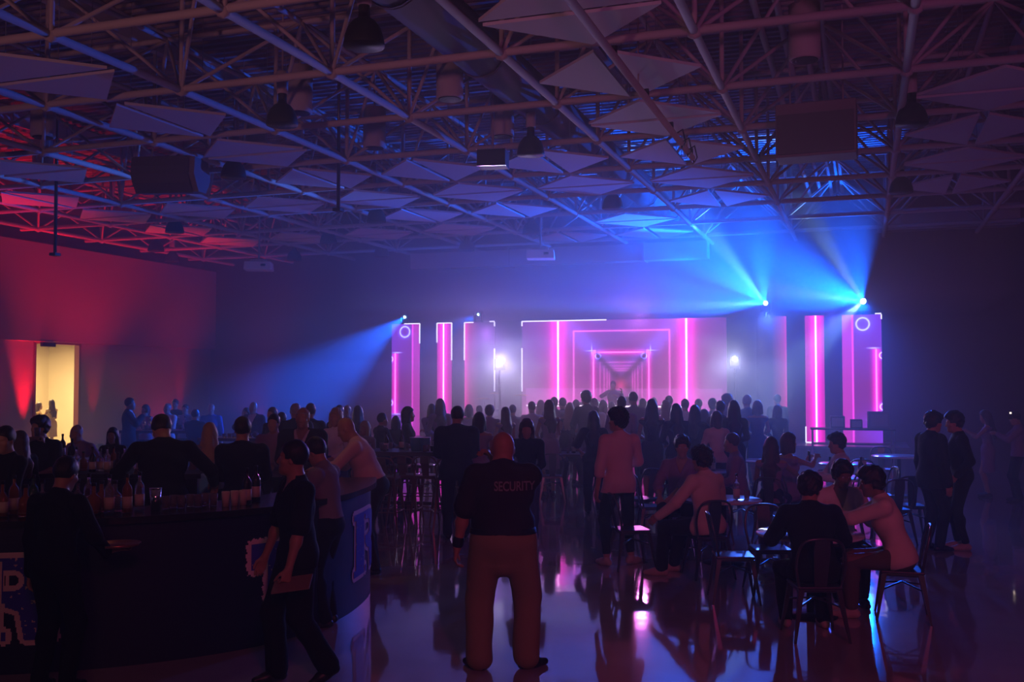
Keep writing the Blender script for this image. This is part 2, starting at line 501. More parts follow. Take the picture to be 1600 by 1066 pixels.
for x_, y_, lab in [(-5.41, 10.27, 'black dome pendant, largest and closest, high over the guard'), (-8.27, 13.08, 'black dome pendant second closest, beside two white cylinders over the bar'),
                    (-11.3, 16.2, 'black dome pendant just past the curved box speaker'), (-5.35, 16.25, 'black dome pendant just past the small black ceiling box'),
                    (-5.3, 22.0, 'teal-tinted dome pendant between panels above the main screen'), (0.73, 16.2, 'black dome pendant beyond the big square grey speaker'),
                    (0.77, 22.1, 'dim dome pendant farther along from the square speaker'), (-11.2, 21.95, 'black dome pendant in mid ceiling over the high tables'),
                    (-17.0, 21.8, 'black dome pendant below the curved box speaker'), (-20.0, 24.8, 'dome pendant lit red beside the side wall'),
                    (-22.2 + 0.9, 27.2, 'pendant with pale rim hanging against the red bulkhead'), (-8.25, 25.1, 'hazy dome pendant just above the ceiling projector near the stage'),
                    (-11.15, 27.75, 'hazy dome pendant with pale rim above the left side screens'), (-17.3, 28.15, 'hazy dome pendant beside the white projector over the bar'),
                    (-14.2, 28.2, 'small far dome pendant against the pale far duct'), (-14.1, 13.0, 'dome pendant near the red-lit wall, close to the camera side'),
                    (-14.2, 24.9, 'dim dome pendant between projector and red trusses')]:
    MPL.put((x_, y_, 6.0), 0, lab, 'dome pendant lamps')
# downlight cans
cn = thing('ceiling_downlight', (0, 0, 0), 0, '', 'downlight')
MB().lathe([(0.0, -0.02), (0.2, -0.02), (0.215, 0.0), (0.215, 0.75), (0.0, 0.76)], n=28).build('can_body', M_frame, cn)
m_ = MB()
for rr_ in (0.06, 0.11, 0.16):
    m_.lathe([(rr_, -0.03), (rr_ + 0.02, -0.03), (rr_ + 0.02, -0.02), (rr_, -0.02)], n=24)
m_.build('louvre_rings', M_black, cn)
MB().tube([(0, 0, 0.75), (0, 0, ZD - 6.6 + 0.02)], 0.02, 6).build('stem', M_frame, cn)
MCN = Maker(cn)
for x_, y_, lab in [(-14.11, 14.35, 'white cylinder downlight hanging closest to the red-lit trusses'), (-8.8, 14.44, 'white cylinder downlight right behind the second black pendant'),
                    (-6.12, 14.5, 'white cylinder downlight beside the large round duct'), (-8.79, 17.13, 'white cylinder downlight hanging above the tall drop pole'),
                    (-6.17, 17.08, 'white cylinder downlight above the small black ceiling box'), (-0.72, 14.34, 'white cylinder downlight above the big square speaker'),
                    (-0.72, 19.6, 'white cylinder downlight behind the big square speaker'), (-11.4, 17.1, 'white cylinder downlight beyond the curved box speaker'),
                    (-11.4, 22.6, 'white cylinder downlight in the haze over the high tables'), (-16.8, 17.1, 'white cylinder downlight among red-lit trusses behind the curved speaker'),
                    (-16.8, 22.4, 'white cylinder downlight deep in the red-lit trusses')]:
    MCN.put((x_, y_, 6.6), 0, lab, 'cylinder downlights')

# big speakers
P = at(258, 18.6); 
o = thing('line_speaker', (P.x, P.y, 5.62), R(CAMDEG - 6), 'box speaker with curved grille face and pale hexagonal side, by red-lit trusses', 'speaker')
side = [(-0.30, 0.62), (0.30, 0.62), (0.42, 0.30), (0.22, 0.02), (-0.12, 0.0), (-0.34, 0.3)]
def extr(poly, x0, x1):       # profile in y,z pushed along x
    n = len(poly); vs = [(x0, a, b2) for a, b2 in poly] + [(x1, a, b2) for a, b2 in poly]
    fs = [tuple(range(n)), tuple(range(n, 2 * n))[::-1]] + [(i, n + i, n + (i + 1) % n, (i + 1) % n) for i in range(n)]
    return MB().add(vs, fs)
extr(side, -0.55, 0.66).build('cabinet', M_cabinet, o, bevel=0.01)
gp = [(-0.31, 0.60), (-0.33, 0.6), (-0.37, 0.3), (-0.15, -0.02), (0.2, 0.0), (0.2, 0.02), (-0.11, 0.01), (-0.345, 0.3)]
vs = []; fs = []; prof = [(-0.325 , 0.61), (-0.36, 0.45), (-0.37, 0.3), (-0.29, 0.14), (-0.14, -0.02)]
vs = [(x_, a, b2) for a, b2 in prof for x_ in (-0.54, 0.56)] + [(x_, a + 0.05, b2 + 0.03) for a, b2 in prof for x_ in (-0.54, 0.56)]
n = len(prof)
fs = [(2 * i, 2 * i + 1, 2 * i + 3, 2 * i + 2) for i in range(n - 1)] + [(2 * n + 2 * i, 2 * n + 2 * i + 2, 2 * n + 2 * i + 3, 2 * n + 2 * i + 1) for i in range(n - 1)]
MB().add(vs, fs).build('grille', M_grille, o)
MB().tube([(-0.3, 0, 0.6), (-0.3, 0, 2.4)], 0.015, 6).tube([(0.3, 0, 0.6), (0.3, 0, 2.4)], 0.015, 6).build('hanging_rod', M_frame, o)
P = at(1278, 15.4)
o = thing('line_speaker', (P.x, P.y, 5.62), R(-2), 'big square grey speaker with dark grille hung over the tables', 'speaker')
MB().box((0, 0.28, 0.42), (1.2, 0.56, 0.84)).build('cabinet', M_cabinet, o, bevel=0.015)
MB().box((0, -0.02, 0.35), (1.14, 0.05, 0.62)).build('grille', M_grille, o)
MB().tube([(-0.4, 0.28, 0.8), (-0.4, 0.28, 2.4)], 0.015, 6).tube([(0.4, 0.28, 0.8), (0.4, 0.28, 2.4)], 0.015, 6).build('hanging_rod', M_frame, o)
# small box, projectors
P = at(770, 17.4)
o = thing('ceiling_monitor_box', (P.x, P.y, 5.85), R(10), 'small black ceiling box with bright metal edges beside a dome pendant', 'equipment box')
MB().box((0, 0, 0.14), (0.5, 0.4, 0.28)).build('housing', M_black, o, bevel=0.01)
MB().box((0, -0.2, 0.285), (0.52, 0.02, 0.012)).build('edge_trim', M_chrome, o)
MB().box((0, -0.2, -0.003), (0.52, 0.02, 0.012)).build('edge_trim', M_chrome, o)
MB().tube([(0, 0, 0.28), (0, 0, 2.2)], 0.02, 6).build('hanging_rod', M_frame, o)
for px_, w_, z_, lab, rz_ in [(403, 26.5, 5.0, 'white projector hung on a thin pole near the red bulkhead', 25), (845, 25.5, 5.18, 'white projector hung in the haze above the main screen', 15)]:
    P = at(px_, w_)
    o = thing('ceiling_projector', (P.x, P.y, z_), R(rz_), lab, 'projector')
    MB().box((0, 0, 0.15), (0.72, 0.55, 0.22), taper=0.95).build('housing', M_white, o, bevel=0.02)
    MB().lathe([(0.06, -0.0), (0.065, 0.05), (0.0, 0.05)], (0.15, -0.3, 0.13), n=14).build('lens', M_black, o)
    MB().box((0, 0, 0.3), (0.4, 0.3, 0.05)).tube([(0, 0, 0.3), (0, 0, 8.1 - z_ + 0.02)], 0.025, 8).build('mount', M_frame, o)
for px_, w_, z0, lab in [(83, 21.0, 4.75, 'thin ceiling drop pole with capped end before the red-lit bulkhead'), (527, 19.0, 5.35, 'thin ceiling drop pole with capped end over the high tables')]:
    P = at(px_, w_)
    o = thing('drop_pole', (P.x, P.y, z0), 0, lab, 'pole')
    MB().tube([(0, 0, 0.05), (0, 0, 8.1 - z0 + 0.02)], 0.035, 8).build('pole', M_steel, o)
    MB().box((0, 0, 0.03), (0.16, 0.16, 0.06)).build('end_cap', M_black, o)
# lighting batten toward the stage
o = thing('lighting_batten', (-2.8, 5, 6.05), 0, 'long bluish lighting batten rail with cable clamps crossing the white panels', 'lighting rail')
MB().tube([(0, 0, 0), (0, 12.6, 0)], 0.05, 10).build('rail', M_frame, o)
for k in range(7):
    MB().box((0, 1 + 1.9 * k, 0.05), (0.08, 0.06, 0.14)).build('clamp', M_black, o)
m_ = MB()
for k in range(3):
    y0 = 10.9 + 0.6 * k
    m_.tube([(0.02, y0, 0.04), (0.1, y0 + 0.1, 0.12), (0.12, y0 + 0.25, -0.05), (0.03, y0 + 0.45, -0.12), (0.0, y0 + 0.6, 0.02)], 0.012, 6)
m_.build('cable', M_black, o)
m_ = MB()
for yy in (0.5, 4.3, 8.1, 12.0):
    m_.tube([(0, yy, 0), (0, yy, 2.05)], 0.012, 5)
m_.build('hanging_rod', M_frame, o)
# ================================================================== STAGE
YS = 28.5                                   # plane of the screens
XC = -6.73
def sx(px):                                  # where a sight line at this azimuth crosses the screens' plane
    return YS * math.tan(math.atan((px - 800) / FPX) - YAW)
ZB, ZTOP = 0.43, 3.9
o = thing('stage_deck', (XC, 28.6, 0), 0, 'low stage deck with dark pleated skirt under the glowing screens', 'stage')
MB().box((0, 0, 0.40), (15.6, 2.6, 0.06)).build('platform', mat('stage_top', (0.16, 0.15, 0.17), 0.35), o)
m_ = MB(); vs = []
xs_ = np.linspace(-7.78, 7.78, 260)
for i, xx in enumerate(xs_):
    yy = -1.29 + 0.018 * math.sin(i * 1.7)
    vs += [(xx, yy, 0.0), (xx, yy, 0.375)]
m_.add(vs, [(2 * i, 2 * i + 2, 2 * i + 3, 2 * i + 1) for i in range(259)], True)
m_.box((0, 0.1, 0.2), (15.5, 2.3, 0.36))
m_.build('skirt', mat('stage_skirt', (0.07, 0.07, 0.1), 0.8), o)

PINK = (1.0, 0.0, 0.52); HOT = (0.9, 0.35, 0.9); MAU = (0.30, 0.07, 0.42); REDP = (0.55, 0.05, 0.12); BLU = (0.05, 0.06, 0.8)
def bar(x, x0, wg, wc):
    d = xabs(x - x0)
    return [(glow(d, wg) * 0.9, PINK), (glow(d, wc), HOT), (glow(d, wc * 0.6), (1.2, 1.0, 1.2))]
def ring(x, z, cx, cz, r, col=(0.5, 0.6, 3.2)):
    d = xabs(xlen(x - cx, z - cz) - r)
    return [(glow(d, 0.012 + r * 0.06), col), (glow(d, 0.03 + r * 0.35) * 0.35, (0.1, 0.1, 1.0))]
def panel(name, x0, x1, fn, label, strength=1.65, z1=ZTOP):
    cx = (x0 + x1) / 2
    t = thing(name, (cx, YS, ZB), 0, label, 'screen')
    hw = (x1 - x0) / 2; hz = z1 - ZB
    t_s = MB().box((0, 0.075, hz / 2), (2 * hw, 0.05, hz)).build('cabinet', M_black, t)
    MB().add([(-hw, 0.045, 0.0), (hw, 0.045, 0.0), (hw, 0.045, hz), (-hw, 0.045, hz)], [(0, 1, 2, 3)]).build('screen_face', screen_mat(name + '_picture', fn, strength), t)
    return t, hw, hz
M_mark = emis('white_marking', (0.85, 0.8, 1.0), 1.6)
def marks(t, segs):
    for (xa, za, xb, zb) in segs:
        MB().box(((xa + xb) / 2, 0.03, (za + zb) / 2), (max(abs(xb - xa), 0.035), 0.02, max(abs(zb - za), 0.035))).build('corner_marking', M_mark, t)

# P1 / P7: outer panels with ring, side bar
def outer(sgn):                              # sgn +1: outer edge is at +x
    def fn(x, z):
        x = x * sgn
        v = xsat(z * 0.3)
        T = [(0.75, (0.22, 0.015, 0.2)), (xsat((x + 0.5) * 0.7) * xsat((z - 1.6) * 0.6), (0.0, 0.02, 0.55)), (glow(z - 0.3, 0.6) * xsat(x + 0.45), (0.02, 0.02, 0.5))]
        d = xabs(x - 0.36)
        on = xsat((z - 0.66) * 60) * xsat((2.55 - z) * 60)
        T += [(glow(d, 0.10) * on * 0.9, PINK), (glow(d, 0.022) * on, HOT)]
        d2 = xabs(x + 0.23)
        T += [(glow(d2, 0.022) * 0.7, (1.0, 0.05, 0.7)), ((x < -0.23) * 0.5, (0.5, 0.02, 0.35))]
        T += ring(x, z, 0.03, 3.22, 0.165) + ring(x, z, 0.53, 2.37, 0.085) + ring(x, z, 0.53, 1.0, 0.085)
        for zz in (2.57, 0.65):
            T += [(glow(z - zz, 0.018) * glow(x - 0.3, 0.13), (0.6, 0.5, 1.6))]
        return T
    return fn
t, hw, hz = panel('side_screen', sx(611), sx(655), outer(-1), 'outermost side screen with blue ring, farthest from the seated tables')
marks(t, [(-0.05, hz, hw, hz), (hw, hz, hw, hz - 0.62)])
t, hw, hz = panel('side_screen', sx(1316), sx(1378), outer(1), 'outermost side screen with blue ring, behind the equipment rack')
marks(t, [(hw - 0.16, hz + .02, hw, hz + .02), (hw, hz, hw, hz - 0.13)])
def pillar(off):
    def fn(x, z):
        return [(0.9, (0.42, 0.01, 0.28))] + bar(x, off, 0.13, 0.028)
    return fn
t, hw, hz = panel('pillar_screen', sx(682), sx(705), pillar(-0.03), 'narrow pink pillar screen with bright centre line near the ringed outer screen above the glassware')
marks(t, [(-hw, hz, hw, hz), (-hw, hz, -hw, hz - 0.6), (hw, hz, hw, hz - 1.15)])
t, hw, hz = panel('pillar_screen', sx(1258), sx(1288), pillar(0.03), 'narrow hot pink pillar screen with white L mark at its foot')
marks(t, [(-hw, 0.02, hw - 0.22, 0.02), (-hw, 0.02, -hw, 0.45)])
def inner(sgn):
    def fn(x, z):
        x = x * sgn                          # bright edge at -x, fading away
        f = xsat(0.62 - (x + 0.5) * 1.25)
        return [(f, (0.55, 0.03, 0.2)), (glow(x + 0.5, 0.12) * 0.4, PINK), (0.25, (0.06, 0.04, 0.12))]
    return fn
t, hw, hz = panel('side_screen', sx(725), sx(772), inner(1), 'dim coral side screen fading to dark beside the drum kit')
marks(t, [(-hw, hz, -hw + 0.3, hz), (-hw, hz, -hw, hz - 1.15), (hw - 0.16, hz + .02, hw, hz + .02), (hw, hz, hw, hz - 0.13), (hw, hz - 0.8, hw, hz - 2.1)])
t, hw, hz = panel('side_screen', sx(1182), sx(1229), inner(-1), 'dim coral side screen fading to dark, under the brightest blue beam')

def centre(x, z):
    z = z + ZB
    T = [(0.8, (0.12, 0.02, 0.18)), (glow(z - 0.9, 0.9) * 0.6, (0.30, 0.01, 0.06)), (glow(xabs(x) - 1.6, 0.9) * 0.5, (0.3, 0.02, 0.16))]
    T += [(glow(xabs(x) - (z - 2.2) * 1.05, 0.35) * xsat((z - 2.2) * 1.2) * xsat(2.2 - xabs(x)), (0.04, 0.06, 0.5))]
    edge = xabs(x)
    for x0, wg, wc in ((1.9, 0.22, 0.035),):
        d = xabs(edge - x0)
        T += [(glow(d, wg), PINK), (glow(d, wc), HOT), (glow(d, wc * 0.6), (1.2, 1.0, 1.2)), (glow(d, 0.5) * 0.14, PINK)]
    def rect(hx, zt, wl, amp, gl):
        dz = xabs(z - zt); ins = xsat((hx + 0.02 - edge) * 80)
        dx = xabs(edge - hx); low = xsat((zt + 0.02 - z) * 80)
        a = xmax(glow(dz, wl) * ins, glow(dx, wl) * low)
        g_ = xmax(glow(dz, wl * gl) * ins, glow(dx, wl * gl) * low)
        return [(a * amp, (1.0, 0.25, 0.85)), (g_ * amp * 0.55, PINK)]
    T += rect(1.42, 3.58, 0.016, 0.5, 2.5)
    T += rect(0.82, 2.95, 0.018, 1.0, 5)
    for k, s_ in enumerate((0.62, 0.5, 0.41, 0.34)):
        hx = s_ * 1.0; T += rect(hx, 2.12 + 0.83 * s_ * 1.05, 0.014, 0.3, 4)
    # dark X across the inner tunnel
    T += ring(x, z, 0.68, 2.84, 0.075) + ring(x, z, -0.68, 2.84, 0.075)
    T += ring(x, z, 0.68, 1.25, 0.075)
    for sg in (-1, 1):
        T += [(xmax(glow(x - sg * 0.87, 0.015) * glow(z - 3.02, 0.12), glow(x - sg * 0.87, 0.15) * glow(z - 3.0, 0.015)), (0.5, 0.5, 1.8))]
    return T
def centre2(x, z):
    T = centre(x, z)
    zz = z + ZB; edge = xabs(x)
    diag = xabs(edge - xabs(zz - 2.12) * 0.95)
    dark = xsat(1.0 - glow(diag, 0.14) * (edge < 0.74) * 0.85)
    return [(s_ * dark if isinstance(s_, X) else dark * s_, c_) for s_, c_ in T] + [((zz < 1.9) * (edge < 2.9) * 0.2, (0.6, 0.25, 0.7)), (glow(xlen(x, (zz - 2.0) * 1.0), 0.16) * 0.5, (1.0, 0.05, 0.25))]
t, hw, hz = panel('main_screen', sx(815), sx(1135), centre2, 'wide main stage screen showing a pink neon tunnel of nested frames')
marks(t, [(-hw, hz, -hw + 2.6, hz), (-hw, hz, -hw, hz - 0.14), (-hw, hz - 0.8, -hw, hz - 2.1)])

# DJ booth with lit edge
o = thing('dj_booth', (XC, 26.95, 0), 0, 'long performer booth with white glowing edge under the main screen', 'booth')
MB().box((0, 0.15, 1.43), (4.4, 0.7, 0.05)).build('worktop', M_black, o)
MB().box((0, -0.17, 0.72), (4.3, 0.04, 1.42)).build('front_panel', screen_mat('booth_picture', lambda x, z: [(0.6, (0.5, 0.02, 0.25)), (glow(xabs(x) - 1.2, 0.3), PINK)], 0.5), o)
MB().box((0, -0.22, 1.43), (4.4, 0.03, 0.04)).build('light_strip', emis('strip_white', (1, 0.8, 1), 2.2), o)
P = (XC + 0.5, 26.95, 1.46)
o = thing('laptop', P, 0, 'open laptop on the performer booth under the screen', 'laptop')
MB().box((0, 0, 0.01), (0.34, 0.24, 0.02)).build('keyboard_base', M_grey, o)
MB().box((0, 0.13, 0.12), (0.34, 0.015, 0.22)).build('lid', M_grey, o)
o = thing('mixer_console', (XC - 0.4, 26.98, 1.455), 0, 'black mixing console on the performer booth', 'mixer')
MB().box((0, 0, 0.04), (0.6, 0.4, 0.08), taper=0.95).build('body', M_black, o)
m_ = MB()
for i in range(6):
    for j in range(3):
        m_.lathe([(0.015, 0.08), (0.012, 0.105), (0, 0.105)], (-0.24 + 0.095 * i, -0.1 + 0.1 * j, 0), n=8)
m_.build('knobs', M_grey, o)['kind'] = 'stuff'

# drum kit beside the booth
P = at(783, 28.3)
o = thing('drum_kit', (P.x, P.y, 0.43), R(15), 'drum kit with pale cymbals in the haze under the white light', 'drum kit')
MD = mat('drum_shell', (0.35, 0.3, 0.32), 0.3)
def drum(r, h, c, name, ax=None):
    m_ = MB().lathe([(0, 0), (r, 0), (r, h), (0, h)], n=22)
    if ax: m_.v = [tuple(Matrix.Rotation(PI / 2, 3, 'X') @ Vector(v)) for v in m_.v]
    m_.v = [(v[0] + c[0], v[1] + c[1], v[2] + c[2]) for v in m_.v]
    m_.build(name, MD, o)
drum(0.28, 0.4, (0, 0.1, 0.29), 'bass_drum', True)
drum(0.15, 0.2, (-0.18, 0.1, 0.68), 'tom_drum'); drum(0.15, 0.2, (0.18, 0.1, 0.68), 'tom_drum')
drum(0.2, 0.35, (0.5, 0.2, 0.25), 'floor_drum')
for x_, z_, rr_ in ((-0.5, 1.2, 0.2), (0.55, 1.3, 0.23), (-0.2, 1.35, 0.18)):
    MB().tube([(x_, 0.15, 0), (x_, 0.15, z_)], 0.012, 6).build('cymbal_stand', M_chrome, o)
    MB().lathe([(0, 0.02), (0.05, 0.015), (rr_, -0.02), (rr_, -0.025), (0, 0.0)], (x_, 0.15, z_), n=24).build('cymbal', mat('brass', (0.8, 0.65, 0.4), 0.25, metal=1), o)

# equipment rack / small bar cart at the stage end
P = at(1330, 25.2)
o = thing('equipment_table', (P.x, P.y, 0), R(4), 'long equipment table with pink-lit gear in front of the ringed end screen', 'table')
MB().box((0, 0, 0.92), (2.0, 0.6, 0.04)).build('table_top', M_black, o)
MB().box((0, 0, 0.55), (1.9, 0.5, 0.03)).build('lower_shelf', M_black, o)
for sx_, sy_ in ((-1, -1), (1, -1), (-1, 1), (1, 1)):
    MB().tube([(0.95 * sx_, 0.26 * sy_, 0), (0.95 * sx_, 0.26 * sy_, 0.9)], 0.02, 8).build('leg', M_grey, o)
gear = [(-0.35, 0.35, 0.3, 'black amplifier box standing on the equipment table'), (0.1, 0.28, 0.22, 'small black mixer box beside the amplifier on the equipment table'), (0.62, 0.5, 0.42, 'big square case at the end of the equipment table')]
for k, (x_, w_, h_, lab) in enumerate(gear):
    g = thing('gear_case', (P.x + x_, P.y, 0.942), R(4), lab, 'equipment')
    MB().box((0, 0, h_ / 2), (w_, 0.35, h_)).build('case', M_black if k < 2 else M_cabinet, g, bevel=0.01)
    MB().box((0, -0.18, h_ / 2), (w_ * 0.8, 0.012, h_ * 0.7)).build('front_plate', M_grey, g)

# moving heads on thin towers and the two white floods
M_lensb = emis('blue_lens', (0.35, 0.75, 1.0), 40)
M_lensw = emis('white_lens', (1.0, 0.97, 0.92), 30)
def head_light(px, py, w, lens, aim, label, lr=0.055, stand=True, body=0.26):
    z = zat(py, w); P = at(px, w)
    t = thing('stage_light', (P.x, P.y, 0), 0, label, 'stage light')
    d = (Vector(aim) - Vector((P.x, P.y, z))).normalized()
    bz = 0.0
    MB().tube([(0, 0.0, bz), (0, 0.0, z - 0.25)], 0.03, 8).build('stand_pole', M_black, t)
    MB().box((0, 0, 0.02), (0.5, 0.5, 0.04)).build('stand_base', M_black, t)
    MB().box((0, 0, z - 0.23), (0.26, 0.2, 0.08)).box((-0.13, 0, z - 0.08), (0.03, 0.08, 0.26)).box((0.13, 0, z - 0.08), (0.03, 0.08, 0.26)).build('yoke', M_black, t)
    c = Vector((0, 0, z)); MB().tube([c - d * 0.2, c - d * 0.12, c - d * 0.02, c - d * 0.01], [0.06, 0.095, 0.09, 0.09], 14).build('lamp_head', M_black, t)
    lh = [c_ for c_ in C.objects if c_.parent == t and c_.name.startswith('lamp_head')][0]
    MB().tube([c - d * 0.005, c + d * 0.003], lr, 14).build('lens', lens, lh)
    return Vector((P.x, P.y, z)) + d * 0.03
BEAM = (0.0, 0.11, 1.0); BEAM2 = (0.25, 0.6, 1.0)
def dirp(p, px, py, w):                       # aim at the point seen at px,py at depth w
    q_ = at(px, w, zat(py, w)); return q_
def beams(p, spec, colr):
    for (px, py, w, ang, pw, bl) in spec:
        light('stage_beam', 'SPOT', p, pw, colr if pw > 0 else BEAM2, aim=dirp(p, px, py, w), size=0.03, angle=ang, blend=bl)
a = dirp(None, 1040, 470, 23)
p = head_light(1197, 473, 28.3, M_lensb, a, 'blue stage light throwing the widest fan of haze over the dancers', 0.06)
beams(p, [(900, 468, 26, 32, 20000, 0.7), (1020, 430, 30.6, 40, 26000, 0.8), (960, 456, 31.6, 34, 65000, 0.7), (1095, 385, 27, 44, 26000, 0.9), (1185, 350, 27, 40, 12000, 0.9)], BEAM)
beams(p, [(1060, 478, 27.6, 10, 9000, 0.9), (1150, 412, 27.6, 14, 6000, 0.9)], (0.3, 0.7, 1.0))
p = head_light(1350, 470, 27.3, M_lensb, dirp(None, 1250, 430, 24), 'blue stage light highest at the stage end, over the ringed screen', 0.075)
beams(p, [(1170, 415, 25, 52, 16000, 0.9), (1200, 428, 28.4, 40, 34000, 0.9), (1325, 350, 26.2, 50, 9000, 0.9), (1285, 620, 20, 34, 3000, 0.8)], BEAM)
beams(p, [(1290, 462, 26.8, 12, 5000, 0.9), (1325, 430, 26.8, 16, 4000, 0.9), (1318, 500, 26.2, 16, 4000, 0.9)], (0.35, 0.7, 1.0))
p = head_light(632, 495, 31.7, M_lensb, dirp(None, 480, 620, 26), 'small blue stage light aimed down toward the bar guests', 0.035)
beams(p, [(480, 612, 24, 17, 16000, 0.8)], BEAM)
p = head_light(747, 491, 30.9, M_lensb, dirp(None, 640, 560, 28), 'small blue stage light between the coral screen and the pillar screen', 0.03)
beams(p, [(640, 545, 27, 18, 2200, 0.8)], BEAM)
p = head_light(781, 563, 28.0, M_lensw, dirp(None, 810, 610, 20), 'bright white stage light glowing above the drum kit', 0.075)
beams(p, [(850, 690, 14, 60, 1100, 0.8), (800, 590, 27, 30, 300, 0.9)], (0.72, 0.66, 1.0))
p = head_light(1148, 560, 27.4, M_lensw, dirp(None, 1100, 600, 20), 'bright white stage light glowing beside the main screen', 0.055)
beams(p, [(1050, 690, 14, 60, 900, 0.8), (1110, 590, 26, 30, 250, 0.9)], (0.62, 0.66, 1.0))
# added soft washes without fixtures, tinting haze, floor and tables
light('added_wash', 'SPOT', at(1300, 26.5, 3.8), 700, (0.08, 0.10, 1.0), aim=at(1260, 10, 0.3), size=0.15, angle=50, blend=0.8)
light('added_wash', 'SPOT', at(1200, 26.9, 3.9), 2600, (0.05, 0.16, 1.0), aim=at(1240, 9.5, 0.7), size=0.1, angle=22, blend=0.7)
light('added_wash', 'SPOT', at(760, 29, 3.5), 700, (0.45, 0.14, 0.8), aim=at(700, 14, 0.5), size=0.15, angle=58, blend=0.8)
light('added_wash', 'SPOT', at(1000, 26.5, 3.7), 500, (0.7, 0.14, 0.6), aim=at(850, 13, 2.6), size=0.15, angle=64, blend=0.8)

# haze: thin through the whole hall, thicker toward the stage
def haze(name, lo, hi, dens, label):
    m = bpy.data.materials.new(name + '_air'); m.use_nodes = True
    nt = m.node_tree; nt.nodes.clear()
    v = nt.nodes.new('ShaderNodeVolumePrincipled')
    v.inputs['Density'].default_value = dens; v.inputs['Anisotropy'].default_value = 0.35
    v.inputs['Color'].default_value = (0.9, 0.9, 0.95, 1)
    out = nt.nodes.new('ShaderNodeOutputMaterial'); nt.links.new(v.outputs[0], out.inputs['Volume'])
    c = [(a + b2) / 2 for a, b2 in zip(lo, hi)]; d = [b2 - a for a, b2 in zip(lo, hi)]
    o = MB().box(c, d).build(name, m)
    return tag(o, label, 'haze', kind='stuff')
haze('haze', (XL + 0.3, YF + 0.1, 0.005), (XR - 0.1, YB - 0.1, ZD - 0.02), 0.007, 'thin stage haze filling the whole hall')
haze('stage_haze', (-19, 18.0, 0.01), (3.4, YB - 0.25, 6.2), 0.016, 'thicker lit haze over the dancers before the screens')
haze('overhead_haze', (-12.5, 22.5, 3.95), (3.0, 30.0, 6.9), 0.045, 'dense blue-lit haze hanging over the dancers in front of the blue lights')
haze('crowd_haze', (-12.8, 18.5, 0.012), (-1.6, 27.0, 2.6), 0.014, 'pale haze round the dancers')
haze('dancefloor_haze', (-10.8, 19.5, 0.015), (-3.2, 26.5, 3.2), 0.018, 'pale haze lit by the white lights above the dancers')
haze('drifting_haze', (-21, 12.0, 0.008), (6, YB - 0.2, 6.9), 0.008, 'drifting haze between the tables and the dancers')

# ================================================================== BAR
def loc_xrw(xr, w): return (-SY * w + CY * xr, CY * w + SY * xr)
front = [(-5.6, 7.75), (-4.9, 7.5), (-4.3, 7.4), (-3.77, 7.4), (-3.1, 7.56), (-2.55, 7.82), (-2.1, 8.15), (-1.78, 8.55), (-1.57, 9.05), (-1.46, 9.6), (-1.43, 10.15), (-1.5, 10.7)]
def smooth_curve(pts, n):
    P_ = [Vector((*p, 0)) for p in pts]; out = []
    for i in range(len(P_) - 1):
        p0, p1, p2, p3 = P_[max(i - 1, 0)], P_[i], P_[i + 1], P_[min(i + 2, len(P_) - 1)]
        for k in range(n):
            t_ = k / n
            out.append(0.5 * ((2 * p1) + (p2 - p0) * t_ + (2 * p0 - 5 * p1 + 4 * p2 - p3) * t_ ** 2 + (3 * p1 - p0 - 3 * p2 + p3) * t_ ** 3))
    out.append(P_[-1]); return out
curve = [Vector((*loc_xrw(p.x, p.y), 0)) for p in smooth_curve(front, 8)]
nrm = []
for i, p in enumerate(curve):
    t_ = (curve[min(i + 1, len(curve) - 1)] - curve[max(i - 1, 0)]).normalized()
    nrm.append(Vector((t_.y, -t_.x, 0)))     # outward
def strip(off0, off1, z0, z1):
    n = len(curve); vs = []
    for p, m_n in zip(curve, nrm):
        a = p + m_n * off0; b2 = p + m_n * off1
        vs += [(a.x, a.y, z0), (a.x, a.y, z1), (b2.x, b2.y, z1), (b2.x, b2.y, z0)]
    fs = []
    for i in range(n - 1):
        for k in range(4):
            fs.append((4 * i + k, 4 * i + (k + 1) % 4, 4 * i + 4 + (k + 1) % 4, 4 * i + 4 + k))
    fs += [(0, 1, 2, 3), (4 * n - 4, 4 * n - 3, 4 * n - 2, 4 * n - 1)]
    return MB().add(vs, fs)
bar_t = thing('curved_bar', (0, 0, 0), 0, 'long curved black bar with big blue lettering on its front', 'bar')
M_clad = mat('bar_cladding', (0.008, 0.012, 0.06), 0.45)
strip(0, -0.06, 0.0, 1.06).build('front_panel', M_clad, bar_t)
strip(0.06, -0.62, 1.07, 1.12).build('counter_top', mat('bar_counter', (0.012, 0.012, 0.014), 0.22, spec=0.6), bar_t)
strip(-0.08, -0.58, 0.75, 0.78).build('inner_shelf', M_black, bar_t)
